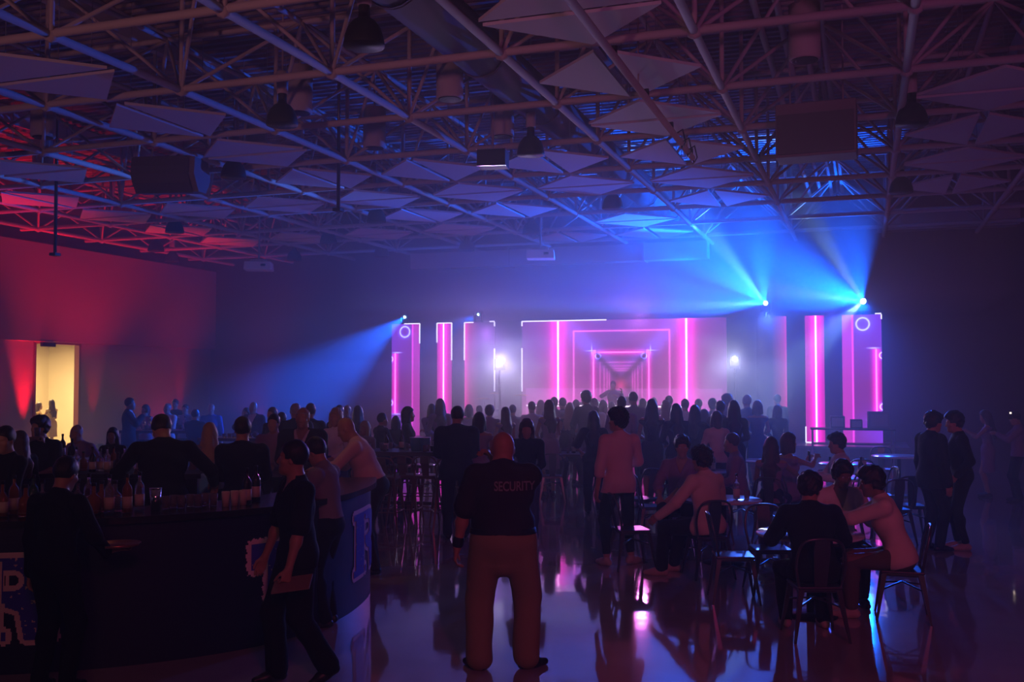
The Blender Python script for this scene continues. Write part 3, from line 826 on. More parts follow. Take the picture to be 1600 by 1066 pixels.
# lettering laid on the curved front: cells of a raster mapped on arc length
arc = [0.0]
for i in range(1, len(curve)): arc.append(arc[-1] + (curve[i] - curve[i - 1]).length)
def on_arc(s_, off):
    s_ = min(max(s_, 0), arc[-1] - 1e-4); i = 0
    while arc[i + 1] < s_: i += 1
    t_ = (s_ - arc[i]) / (arc[i + 1] - arc[i])
    return curve[i].lerp(curve[i + 1], t_) + nrm[i].lerp(nrm[i + 1], t_).normalized() * off
def in_poly(x, y, P_):
    c_ = False; j = len(P_) - 1
    for i in range(len(P_)):
        if (P_[i][1] > y) != (P_[j][1] > y) and x < (P_[j][0] - P_[i][0]) * (y - P_[i][1]) / (P_[j][1] - P_[i][1]) + P_[i][0]: c_ = not c_
        j = i
    return c_
def shape_R(x, y):                            # unit box letter with slab foot
    if not (0 <= x <= 1 and 0 <= y <= 1): return False
    if 0.06 < x < 0.40 or (y > 0.9 and x < 0.6) or (y < 0.1 and x < 0.46): stem = True
    else: stem = False
    bx, by = (x - 0.5) / 0.46, (y - 0.72) / 0.28
    bowl = x > 0.36 and bx * bx + abs(by) ** 3 < 1 and y > 0.44
    hx, hy = (x - 0.45) / 0.2, (y - 0.72) / 0.13
    hole = x > 0.42 and abs(hx) ** 2.5 + abs(hy) ** 3 < 1
    leg = in_poly(x, y, [(0.45, 0.5), (0.68, 0.5), (0.95, 0.32), (1.0, 0.0), (0.66, 0.0), (0.6, 0.34), (0.45, 0.4)])
    return (stem or bowl or leg) and not hole and not (0.37 < x < 0.405 and y < 0.95)
def shape_T(x, y):
    if not (0 <= x <= 1 and 0 <= y <= 1): return False
    return y > 0.76 or 0.3 < x < 0.7 or (y > 0.6 and (x < 0.14 or x > 0.86))
def grunge(x, y, sd):
    return noise.noise(Vector((x * 26, y * 26, sd))) > 0.5 and noise.noise(Vector((x * 4, y * 4, sd + 9))) > 0.0
def letter(fn, s0, wl, z0, hl, sd, name):
    cell = 0.008; pad = 0.06
    for lay, off, m in ((0, 0.006, mat('letter_outline', (0.95, 0.75, 0.78), 0.6)), (1, 0.012, mat('letter_blue', (0.05, 0.06, 0.6), 0.6))):
        m_ = MB(); vs = []; fs = []; idx = {}
        nx, nz = int((wl + 2 * pad) / cell), int((hl + 2 * pad) / cell)
        def vid(i, k):
            if (i, k) not in idx:
                p = on_arc(s0 - pad + i * cell, off); idx[(i, k)] = len(vs); vs.append((p.x, p.y, z0 - pad + k * cell))
            return idx[(i, k)]
        for i in range(nx):
            for k in range(nz):
                u_, v_ = (-pad + (i + 0.5) * cell) / wl, (-pad + (k + 0.5) * cell) / hl
                if lay: on = fn(u_, v_) and not grunge(u_, v_, sd)
                else:
                    on = False
                    jag = 0.6 + 0.4 * abs(((u_ * 9 + v_ * 7) % 1) * 2 - 1)
                    e_ = (0.045 if name == 'letter_t' else 0.03) * (jag if name == 'letter_t' else 1) + .01
                    for dx, dy in ((0, 0), (e_, 0), (-e_, 0), (0, e_), (0, -e_), (e_ * .7, e_ * .7), (-e_ * .7, e_ * .7), (e_ * .7, -e_ * .7), (-e_ * .7, -e_ * .7)):
                        if fn(u_ + dx / wl, v_ + dy / hl): on = True; break
                if on: fs.append((vid(i, k), vid(i + 1, k), vid(i + 1, k + 1), vid(i, k + 1)))
        m_.add(vs, fs).build(name + ('_fill' if lay else '_outline'), m, bar_t)
def arc_at(px):                               # arc length where the bar front is seen at this azimuth (first crossing)
    best = None
    for i in range(len(curve)):
        p = curve[i]; xr = p.x * CY + p.y * SY; w = -p.x * SY + p.y * CY
        e = abs(800 + FPX * xr / w - px)
        if best is None or e < best[0]: best = (e, arc[i])
    return best[1]
letter(shape_R, arc_at(-42), 0.62, 0.25, 0.60, 1.0, 'letter_r')
letter(shape_T, arc_at(392), 0.5, 0.3, 0.52, 2.0, 'letter_t')
sR = arc_at(572)
letter(shape_R, arc_at(545) + 0.12, 0.95, 0.30, 0.58, 3.0, 'letter_r')

# back counter with bottles behind the bartenders
P = at(170, 12.0)
o = thing('back_counter', (P.x, P.y, 0), R(CAMDEG), 'black back counter lined with bottles behind the curved bar', 'counter')
MB().box((0, 0, 0.5), (2.3, 0.5, 1.0)).build('cabinet', M_black, o)
MB().box((0, 0, 1.03), (2.4, 0.56, 0.05)).build('counter_top', M_black, o)

# bottles
GL = {'clear': mat('clear_glass', (0.85, 0.85, 0.9), 0.05, trans=0.85), 'brown': mat('whiskey_glass', (0.5, 0.16, 0.03), 0.06, trans=0.55),
      'green': mat('green_glass', (0.04, 0.16, 0.05), 0.06, trans=0.4), 'dark': mat('dark_glass', (0.02, 0.015, 0.015), 0.08)}
M_lab = mat('paper_label', (0.65, 0.55, 0.45), 0.6); M_labr = mat('dark_label', (0.3, 0.06, 0.04), 0.6)
def bottle(kind, hgt, r, glass, labm=M_lab):
    t = thing('bottle', (0, 0, 0), 0, '', 'bottle')
    if kind == 'round': pr_ = [(0, 0), (r, 0.005), (r, hgt * .6), (r * .8, hgt * .68), (r * .33, hgt * .76), (r * .3, hgt * .93), (r * .36, hgt * .94), (r * .36, hgt * .97), (0, hgt * .97)]
    elif kind == 'squat': pr_ = [(0, 0), (r, 0.01), (r * 1.05, hgt * .4), (r * .95, hgt * .55), (r * .35, hgt * .66), (r * .3, hgt * .9), (0, hgt * .9)]
    else: pr_ = [(0, 0), (r, 0.005), (r * 1.02, hgt * .52), (r * .6, hgt * .62), (r * .3, hgt * .7), (r * .28, hgt * .95), (0, hgt * .95)]
    gb = MB().lathe(pr_, n=18, sy=0.8 if kind == 'flask' else 1).build('glass_body', GL[glass], t)
    MB().lathe([(r * 1.012, hgt * .12), (r * 1.02, hgt * .42)], n=18, sy=0.82 if kind == 'flask' else 1).build('paper_label', labm, gb)
    MB().lathe([(0, hgt * .9), (r * .38, hgt * .9), (r * .38, hgt), (0, hgt)], n=12).build('cap', M_black, t)
    return t
mk = {}
def put_bottle(key, loc, rz, lab, grp):
    if key not in mk:
        kind, g_ = key
        hgt, r_ = {'round': (0.30, 0.038), 'squat': (0.24, 0.05), 'flask': (0.27, 0.045)}[kind]
        mk[key] = Maker(bottle(kind, hgt, r_, g_))
    return mk[key].put(loc, rz, lab, grp)
ZBAR = 1.121
def barpt(px, back):                          # a point on the bar counter seen at px, 'back' metres in from the front edge
    s_ = arc_at(px); return on_arc(s_, -back)
def barpt2(px, back):
    w = 7.4
    while True:
        p = at(px, w)
        d = min((Vector((p.x, p.y, 0)) - c_).length for c_ in curve)
        inside = [c_ for c_ in curve if (Vector((p.x, p.y, 0)) - c_).length == d]
        i = curve.index(inside[0])
        if (Vector((p.x, p.y, 0)) - curve[i]).dot(nrm[i]) < -back: return p
        w += 0.02
        if w > 10.5: return p
row1 = [(8, 'flask', 'brown', 'amber flask bottle closest to the picture edge on the bar'), (26, 'round', 'brown', 'tall amber bottle beside the square-labelled one on the bar'), (44, 'squat', 'brown', 'squat amber bottle with tan label at the bar end'),
        (56, 'round', 'green', 'green bottle behind the silhouetted waiter on the bar'), (70, 'flask', 'clear', 'clear flask bottle beside the waiter shoulder on the bar'), (108, 'squat', 'clear', 'clear squat bottle with rose label next to the waiter head'),
        (125, 'flask', 'clear', 'big clear flask bottle with pale label on the bar'), (142, 'round', 'clear', 'slim clear bottle with long neck on the bar'), (150, 'squat', 'brown', 'squat dark whiskey bottle low between taller ones'),
        (162, 'squat', 'brown', 'amber squat bottle with cream label, mid bar'), (174, 'round', 'clear', 'tall clear bottle in the middle of the bar row'), (183, 'squat', 'clear', 'wide clear bottle with dim label, mid bar'),
        (202, 'round', 'brown', 'tall amber bottle with silver pourer rising over the row'), (221, 'round', 'clear', 'clear bottle with bright white label beside the steel shaker'),
        (388, 'round', 'dark', 'dark wine bottle standing by the man in black'), (402, 'round', 'dark', 'second dark wine bottle with gold glint by the man in black')]
for i, (px_, k_, g_, lab) in enumerate(row1):
    p = barpt2(px_, 0.2 + 0.14 * (i % 2))
    put_bottle((k_, g_), (p.x, p.y, ZBAR), i * 0.7, lab, 'bottles along the curved bar')
p = barpt2(246, 0.25)
o = thing('cocktail_shaker', (p.x, p.y, ZBAR), 0, 'steel cocktail shaker tin gleaming gold on the bar', 'shaker')
MB().lathe([(0, 0), (0.034, 0), (0.046, 0.17), (0.044, 0.17), (0.032, 0.005)], n=24).build('tin', M_chrome, o)
MB().lathe([(0.047, 0.168), (0.05, 0.172), (0.047, 0.176)], n=24).build('rim', M_chrome, o)
M_glassw = mat('tumbler_glass', (0.8, 0.8, 0.9), 0.04, trans=0.8)
def tumbler(h_=0.1, r_=0.036, m=M_glassw, name='drinking_glass', cat='glass'):
    t = thing(name, (0, 0, 0), 0, '', cat)
    MB().lathe([(0, 0), (r_ * .8, 0), (r_, h_), (r_ * .92, h_), (r_ * .74, 0.01), (0, 0.01)], n=14).build('tumbler', m, t)
    MB().lathe([(0, 0.012), (r_ * .72, 0.012), (r_ * .82, h_ * .6), (0, h_ * .6)], n=12).build('drink', mat('amber_drink', (0.5, 0.25, 0.08), 0.1, trans=0.5), t)
    return t
MT = Maker(tumbler()); MTb = Maker(tumbler(0.12, 0.034, M_lab, 'paper_cup', 'cup'))
for px_, lab in ((355, 'paper cup of the three, farthest from the wine bottles'), (369, 'paper cup in the middle of the three on the bar'), (382, 'paper cup nearest the wine bottles on the bar')):
    p = barpt2(px_, 0.2); MTb.put((p.x, p.y, ZBAR), 0, lab, 'paper cups on the bar')
for i, px_ in enumerate((262, 274, 286, 300, 312, 324, 336)):
    p = barpt2(px_, 0.3 + 0.05 * (i % 2)); MT.put((p.x, p.y, ZBAR), 0, 'clear tumbler on the bar, %s in line from the steel shaker' % OR[i], 'tumblers on the bar')
# back counter bottles
bl = ['by the lit doorway', 'second from the doorway end', 'third from the doorway end', 'fourth from the doorway end', 'fifth from the doorway end', 'sixth from the doorway end', 'seventh from the doorway end', 'eighth from the doorway end', 'ninth from the doorway end', 'beside the leaning bartender']
for i, px_ in enumerate((122, 133, 147, 159, 170, 180, 186, 197, 209, 219)):
    p = at(px_, 11.95 + 0.12 * (i % 2))
    put_bottle((('round', 'squat', 'round', 'flask', 'round')[i % 5], ('clear', 'brown', 'dark', 'clear')[i % 4]), (p.x, p.y, 1.056), i, '%s bottle on the back counter, %s' % (('clear', 'amber', 'dark', 'clear')[i % 4], bl[i]), 'bottles on the back counter')
# tripod side table with two bottles in front of the doorway
P = at(103, 12.75)
o = thing('folding_tray_table', (P.x, P.y, 0), R(20), 'small folding tray table in front of the bright doorway', 'table')
MB().box((0, 0, 1.15), (0.5, 0.4, 0.03)).build('tray_top', M_black, o)
for sx_, sy_ in ((-1, -1), (1, -1), (-1, 1), (1, 1)):
    MB().tube([(0.2 * sx_, 0.15 * sy_, 1.14), (-0.2 * sx_, 0.15 * sy_, 0)], 0.012, 6).build('leg', M_black, o)
put_bottle(('round', 'dark'), (P.x - 0.03, P.y, 1.166), 0, 'dark bottle on the tray table in front of the doorway', 'bottles on the tray table')
put_bottle(('squat', 'dark'), (P.x + 0.1, P.y + 0.02, 1.166), 0, 'squat dark bottle on the tray table in front of the doorway', 'bottles on the tray table')

# ================================================================== FURNITURE
def metal_chair(high=0.45, stool=False, m=M_steel):
    t = thing('bar_stool' if stool else 'metal_chair', (0, 0, 0), 0, '', 'stool' if stool else 'chair')
    s_ = 0.18
    MB().box((0, 0, high - 0.012), (0.37, 0.37, 0.024)).box((0, 0, high - 0.035), (0.34, 0.34, 0.03), taper=1.05).build('seat', m, t, bevel=0.01)
    sp = 0.05 if not stool else 0.06
    for i in (-1, 1):
        for j in (-1, 1):
            top = Vector((i * 0.155, j * 0.155, high - 0.03)); bot = Vector((i * (0.175 + sp), j * (0.175 + sp), 0))
            vs = []
            for p_, wd_ in ((top, 0.045), (bot, 0.018)):
                vs += [(p_.x - wd_ * .5, p_.y - wd_ * .5, p_.z), (p_.x + wd_ * .5, p_.y - wd_ * .5, p_.z), (p_.x + wd_ * .5, p_.y + wd_ * .5, p_.z), (p_.x - wd_ * .5, p_.y + wd_ * .5, p_.z)]
            MB().add(vs, [(0, 1, 2, 3), (7, 6, 5, 4), (0, 4, 5, 1), (1, 5, 6, 2), (2, 6, 7, 3), (3, 7, 4, 0)]).build('leg', m, t)
    zb = high - 0.17
    k = 0.165 + sp * 0.35
    MB().tube([(-k, -k, zb), (0, 0, zb + 0.05), (k, k, zb)], 0.009, 6).tube([(k, -k, zb), (0, 0, zb + 0.05), (-k, k, zb)], 0.009, 6).build('cross_brace', m, t)
    if stool:
        k = 0.175 + sp * 0.65
        MB().tube([(-k, -k, .26), (k, -k, .26), (k, k, .26), (-k, k, .26), (-k, -k, .26)], 0.01, 6).build('foot_rail', m, t)
    zt = high + (0.4 if not stool else 0.28)
    pts = [(-0.17, -0.16, high - 0.01), (-0.2, -0.19, high + 0.16), (-0.185, -0.22, zt - 0.1), (-0.13, -0.24, zt - 0.02), (0, -0.25, zt), (0.13, -0.24, zt - 0.02), (0.185, -0.22, zt - 0.1), (0.2, -0.19, high + 0.16), (0.17, -0.16, high - 0.01)]
    sm_ = []
    for i in range(len(pts) - 1):
        p0, p1, p2, p3 = [Vector(pts[min(max(i + d_, 0), len(pts) - 1)]) for d_ in (-1, 0, 1, 2)]
        for q_ in range(4):
            u_ = q_ / 4; sm_.append(0.5 * ((2 * p1) + (p2 - p0) * u_ + (2 * p0 - 5 * p1 + 4 * p2 - p3) * u_ ** 2 + (3 * p1 - p0 - 3 * p2 + p3) * u_ ** 3))
    sm_.append(Vector(pts[-1]))
    MB().tube(sm_, 0.0125, 8).build('back_frame', m, t)
    vs = []
    for z_, y_, w_ in ((high, -0.175, 0.05), (high + 0.15, -0.205, 0.06), (zt - 0.1, -0.235, 0.068), (zt - 0.005, -0.25, 0.06)):
        vs += [(-w_, y_ - 0.004, z_), (w_, y_ - 0.004, z_), (w_, y_ + 0.004, z_), (-w_, y_ + 0.004, z_)]
    fs = []
    for i in range(3):
        for k in range(4): fs.append((4 * i + k, 4 * i + (k + 1) % 4, 4 * i + 4 + (k + 1) % 4, 4 * i + 4 + k))
    fs += [(3, 2, 1, 0), (12, 13, 14, 15)]
    MB().add(vs, fs).build('back_splat', m, t)
    return t
MCH = Maker(metal_chair())
MST = Maker(metal_chair(0.76, True, mat('bronze_metal', (0.22, 0.1, 0.07), 0.3, metal=0.5)))
def chair_at(px, w, face, lab, maker=MCH, grp='metal cafe chairs'):
    p = at(px, w); return maker.put((p.x, p.y, 0), R(face), lab, grp), p

def round_table(px, w, r_, lab, z=0.75):
    p = at(px, w)
    t = thing('round_table', (p.x, p.y, 0), 0, lab, 'table')
    MB().lathe([(0, z - 0.025), (r_ - 0.01, z - 0.025), (r_, z - 0.018), (r_, z - 0.006), (r_ - 0.008, z), (0, z)], n=48).build('table_top', M_table, t)
    MB().tube([(0, 0, 0.03), (0, 0, z - 0.03)], 0.035, 12).build('pedestal', M_black, t)
    MB().lathe([(0, 0), (0.24, 0), (0.24, 0.012), (0.05, 0.035), (0, 0.035)], n=28).build('base_plate', M_black, t)
    return p
TA = round_table(1128, 11.9, 0.45, 'round white table beside the boy in white seen from behind')
TB = round_table(1262, 9.25, 0.48, 'round white table where three boys lean together, closest to the camera')
TC = round_table(1308, 14.5, 0.48, 'round table glowing pink beside the boy facing the couple')
TD = round_table(1320, 16.9, 0.45, 'round table with bluish top behind the pink glowing one')
TE = round_table(1402, 18.6, 0.48, 'dim round table behind the two men standing face to face')
TF = round_table(1095, 15.6, 0.45, 'round table with water bottle beyond the seated boys')
TG = round_table(1192, 17.6, 0.42, 'small round table with lit edge near the stage side crowd')
# big rectangular low table farther back, and the high tables
def long_table(px, w, L_, D_, z, rz, lab, name='high_table', m=M_wood):
    p = at(px, w)
    t = thing(name, (p.x, p.y, 0), R(rz), lab, 'table')
    MB().box((0, 0, z - 0.03), (L_, D_, 0.06)).build('table_top', m, t, bevel=0.006)
    for i in (-1, 1):
        for j in (-1, 1):
            MB().box((i * (L_ / 2 - 0.07), j * (D_ / 2 - 0.07), (z - 0.06) / 2), (0.08, 0.08, z - 0.06)).build('leg', m, t)
    MB().box((0, 0, 0.25), (L_ - 0.14, 0.05, 0.05)).build('stretcher', m, t)
    return p
HA = long_table(638, 15.6, 1.5, 0.8, 1.06, 10, 'dark high table crowded with glassware beside the bald man in pink')
HB = long_table(385, 19.2, 1.6, 0.75, 1.06, 12, 'high table with candles and glasses behind the bar guests')
HC = long_table(262, 22.0, 1.8, 0.75, 1.06, 14, 'far high table with bottles by the red uplight')
p = at(885, 19.2)
LT = thing('square_table', (p.x, p.y, 0), R(12), 'square pedestal table with glassware before the seated man in a suit', 'table')
MB().box((0, 0, 0.74), (1.25, 0.8, 0.04)).build('table_top', M_wood, LT, bevel=0.005)
for i in (-1, 1):
    MB().box((i * 0.4, 0, 0.37), (0.09, 0.09, 0.7)).box((i * 0.4, 0, 0.02), (0.1, 0.6, 0.04)).build('pedestal', M_black, LT)
ORD = OR + ['fifteenth', 'sixteenth', 'seventeenth']
def glassware(P_, z, L_, D_, rz, n, lab, grp, seed):
    rnd = random.Random(seed); done = []
    q_ = Matrix.Rotation(R(rz), 3, 'Z')
    for i in range(n):
        for _ in range(60):
            a = Vector((rnd.uniform(-L_ / 2 + .08, L_ / 2 - .08), rnd.uniform(-D_ / 2 + .08, D_ / 2 - .08), 0))
            if all((a - b2).length > 0.095 for b2 in done): break
        else: continue
        done.append(a)
    for i, a in enumerate(sorted(done, key=lambda v: v.x)):
        MT.put(q_ @ a + Vector((P_.x, P_.y, z)), 0, lab % ORD[i], grp)
    return done
glassware(HA, 1.061, 1.5, 0.8, 10, 16, 'clear glass on the crowded high table, %s from the bald man', 'glasses on the high table', 1)
glassware(HB, 1.061, 1.6, 0.75, 12, 10, 'clear glass on the candle-lit high table, %s from its bar end', 'glasses on the candle table', 2)
glassware(HC, 1.061, 1.8, 0.75, 14, 10, 'clear glass on the far high table, %s from the doorway end', 'glasses on the far table', 3)
glassware(Vector((p.x, p.y, 0)), 0.761, 1.25, 0.8, 12, 12, 'clear glass before the seated suited man, %s from the guard side', 'glasses on the square table', 4)
M_cand = emis('candle_flame', (1.0, 0.45, 0.12), 5)
cd = thing('candle_jar', (0, 0, 0), 0, '', 'candle')
MB().lathe([(0, 0), (0.035, 0), (0.04, 0.08), (0.036, 0.08), (0.03, 0.005)], n=14).build('jar', M_glassw, cd)
MB().lathe([(0, 0.02), (0.012, 0.03), (0.006, 0.055), (0, 0.065)], n=8).build('flame', M_cand, cd)
MCD = Maker(cd)
for i, px_ in enumerate((352, 360, 367, 392, 402)):
    v = at(px_, 18.9 + 0.06 * i); MCD.put((v.x, v.y, 1.061), 0, 'glowing candle jar behind the bar guests, %s from the long-haired woman' % OR[i], 'candle jars')
M_bucket = mat('blue_bucket', (0.1, 0.5, 0.75), 0.15, trans=0.5)
bk = thing('ice_bucket', (0, 0, 0), 0, '', 'bucket')
MB().lathe([(0, 0), (0.07, 0), (0.095, 0.2), (0.09, 0.2), (0.065, 0.01)], n=20).build('bucket_wall', M_bucket, bk)
MB().lathe([(0.093, 0.195), (0.1, 0.2), (0.093, 0.207)], n=20).build('rim', M_chrome, bk)
MBK = Maker(bk)
for px_, lab in ((650, 'teal ice bucket beside the other on the high table'), (664, 'teal ice bucket nearest the suited man on the high table')):
    v = at(px_, 15.5); MBK.put((v.x, v.y, 1.061), 0, lab, 'teal ice buckets')
for px_, w_, z_, k_, g_, lab, grp in [(604, 15.4, 1.061, 'round', 'dark', 'dark bottle on the high table near the bald man', 'bottles on the high table'), (628, 15.7, 1.061, 'round', 'dark', 'dark bottle midway on the crowded high table', 'bottles on the high table'),
                      (687, 15.6, 1.061, 'round', 'dark', 'dark bottle at the suited man end of the high table', 'bottles on the high table'), (896, 19.1, 0.761, 'round', 'dark', 'dark bottle on the square table before the seated suit', None),
                      (236, 21.9, 1.061, 'round', 'clear', 'tall clear bottle on the far table by the dark-suited man', None), (227, 21.9, 1.061, 'round', 'clear', 'clear bottle at the end of the far table', None),
                      (290, 21.9, 1.061, 'round', 'clear', 'clear bottle at the uplight end of the far table', None),
                      (1113, 15.5, 0.751, 'round', 'clear', 'clear water bottle alone on the table beyond the seated boys', None), (1149, 11.8, 0.751, 'round', 'clear', 'clear bottle on the white table beside seated boy', None),
                      (1295, 14.4, 0.751, 'round', 'dark', 'dark bottle on the pink glowing table', None), (1343, 14.4, 0.751, 'round', 'dark', 'second dark bottle on the pink table by the boy', None)]:
    v = at(px_, w_); put_bottle((k_, g_), (v.x, v.y, z_), 0, lab, grp)
for px_, w_, z_, lab in [(1085, 15.4, 0.751, 'glass on the table beyond the seated boys'), (1165, 11.9, 0.751, 'small tumbler at the bright edge of the white table'), (1280, 14.6, 0.751, 'tumbler nearest the couple on the pink table'),
                         (1300, 16.8, 0.751, 'tumbler on the bluish table behind the pink one'), (1345, 16.9, 0.751, 'tumbler at the boy end of the bluish table')]:
    v = at(px_, w_); MT.put((v.x, v.y, z_), 0, lab, 'tumblers on round tables')
v = at(690, 15.45)
o = thing('bar_caddy', (v.x, v.y, 1.061), R(10), 'black serving caddy on the high table by the suited man', 'caddy')
MB().box((0, 0, 0.04), (0.3, 0.2, 0.08)).build('tray', M_black, o, bevel=0.005)
MB().tube([(-.14, 0, 0.08), (-.14, 0, .16), (.14, 0, .16), (.14, 0, 0.08)], 0.006, 6).build('handle', M_black, o)

# chairs: (px, depth, facing, label)
for a in [(1003, 14.6, 150, 'metal chair with arched back beyond the standing boy in pink'), (1020, 13.7, -70, 'metal chair beside the standing boy, turned to the white table'),
          (985, 11.6, -60, 'metal chair right behind the standing boy in pink'), (1112, 13.4, 200, 'metal chair across the white table, partly hidden'),
          (1143, 9.9, -75, 'empty metal chair with blue-lit seat at the nearest table'), (1200, 10.3, -160, 'second empty chair with pale seat edge by the nearest table'),
          (1345, 16.2, 180, 'metal chair with arched back behind the boy facing the couple'), (1372, 15.0, 110, 'metal chair drawn up to the pink table, by the two men'),
          (1392, 13.4, 20, 'metal chair with broad splat nearest the two men'), (1417, 13.8, 10, 'metal chair next to the one nearest the two men'),
          (1375, 19.3, 180, 'dim metal chair at the table behind the two men'), (1232, 15.6, -120, 'metal chair hidden behind the girl with raised hand'),
          (1058, 16.4, -30, 'metal chair at the far table with the water bottle'), (1300, 12.4, 20, 'dark chair between the pink table and the near table'),
          (950, 18.6, 75, 'metal chair at the end of the square table'), (862, 18.0, 20, 'metal chair tucked at the near side of the square table'), (836, 18.9, -60, 'metal chair at the square table beside the woman in blue')]:
    chair_at(*a)
for a in [(604, 14.6, 10, 'bronze bar stool behind the bald man'), (634, 14.9, 12, 'bronze bar stool second along the crowded high table'), (672, 14.8, 5, 'bronze bar stool under the teal buckets'),
          (700, 14.6, 30, 'bronze bar stool at the corner near the suited man'), (625, 16.6, 190, 'bronze bar stool across the crowded high table'), (664, 16.6, 190, 'bronze bar stool across the table below the dancer'),
          (345, 18.2, 10, 'bar stool at the candle table by the long-haired woman'), (405, 18.3, 10, 'bar stool at the candle table by the man in a plain shirt')]:
    chair_at(*a, maker=MST, grp='bronze bar stools')
# ================================================================== PEOPLE
# each layer (skin, shirt, trousers, hair ...) is one smooth surface grown from limbs blended together
def V3(*a): return np.array(a, dtype=float)
class Field:
    def __init__(s): s.p = []
    def rc(s, a, b2, r1, r2=None, k=0.03, neg=False):
        s.p.append(('c', np.array(a, float), np.array(b2, float), r1, r1 if r2 is None else r2, k, neg)); return s
    def el(s, c, r, M=None, k=0.03, neg=False):
        s.p.append(('e', np.array(c, float), np.array(r, float), M, 0, k, neg)); return s
    def mesh(s, vox, post=None, wr=0.0, wf=14.0):
        lo = V3(9, 9, 9); hi = -lo
        for t, a, b2, r1, r2, k, neg in s.p:
            if neg: continue
            if t == 'c': l, h = np.minimum(a, b2) - max(r1, r2), np.maximum(a, b2) + max(r1, r2)
            else: l, h = a - b2.max(), a + b2.max()
            lo = np.minimum(lo, l); hi = np.maximum(hi, h)
        lo -= vox * 3 + wr; hi += vox * 3 + wr
        n = np.ceil((hi - lo) / vox).astype(int) + 1
        ax = [lo[i] + np.arange(n[i]) * vox for i in range(3)]
        F = np.full(tuple(n), 0.15, np.float32)
        for t, a, b2, r1, r2, k, neg in s.p:
            mg = k + vox * 2.5
            if t == 'c': l, h = np.minimum(a, b2) - max(r1, r2) - mg, np.maximum(a, b2) + max(r1, r2) + mg
            else: l, h = a - b2.max() - mg, a + b2.max() + mg
            i0 = np.clip(((l - lo) / vox).astype(int), 0, n); i1 = np.clip(((h - lo) / vox).astype(int) + 2, 0, n)
            if (i1 <= i0).any(): continue
            sl = tuple(slice(i0[i], i1[i]) for i in range(3))
            x = ax[0][sl[0]][:, None, None].astype(np.float32); y = ax[1][sl[1]][None, :, None].astype(np.float32); z = ax[2][sl[2]][None, None, :].astype(np.float32)
            if t == 'c':
                ba = (b2 - a).astype(np.float32); L2 = float(ba @ ba) + 1e-9
                px, py, pz = x - a[0], y - a[1], z - a[2]
                tt = np.clip((px * ba[0] + py * ba[1] + pz * ba[2]) / L2, 0, 1)
                d = np.sqrt((px - tt * ba[0]) ** 2 + (py - tt * ba[1]) ** 2 + (pz - tt * ba[2]) ** 2) - (r1 + (r2 - r1) * tt)
            else:
                px, py, pz = x - a[0], y - a[1], z - a[2]
                if r1 is not None and not isinstance(r1, (int, float)):
                    M = r1
                    qx = px * M[0, 0] + py * M[1, 0] + pz * M[2, 0]; qy = px * M[0, 1] + py * M[1, 1] + pz * M[2, 1]; qz = px * M[0, 2] + py * M[1, 2] + pz * M[2, 2]
                else: qx, qy, qz = px, py, pz
                k0 = np.sqrt((qx / b2[0]) ** 2 + (qy / b2[1]) ** 2 + (qz / b2[2]) ** 2)
                k1 = np.sqrt((qx / b2[0] ** 2) ** 2 + (qy / b2[1] ** 2) ** 2 + (qz / b2[2] ** 2) ** 2) + 1e-6
                d = k0 * (k0 - 1) / k1
            f = F[sl]
            if neg:
                d = -d; hh = np.maximum(k - np.abs(f - d), 0) / k
                F[sl] = np.maximum(f, d) + hh * hh * k * 0.25
            else:
                hh = np.maximum(k - np.abs(f - d), 0) / k
                F[sl] = np.minimum(f, d) - hh * hh * k * 0.25
        if post is not None or wr:
            gx, gy, gz = np.meshgrid(*ax, indexing='ij', sparse=True)
            if wr:
                u = gx * wf + 1.7 * np.sin(gz * wf * .45 + gy * 3); v = gz * wf * .8 + 1.9 * np.sin(gx * wf * .5 + 2 * gy * wf * .3)
                F = F + (wr * (np.sin(u + v) * 0.5 + 0.5 * np.sin(v * 1.7 - u * .6 + gy * wf))).astype(np.float32)
            if post is not None: F = post(F, gx, gy, gz).astype(np.float32)
        return surface_net(F, lo, vox)
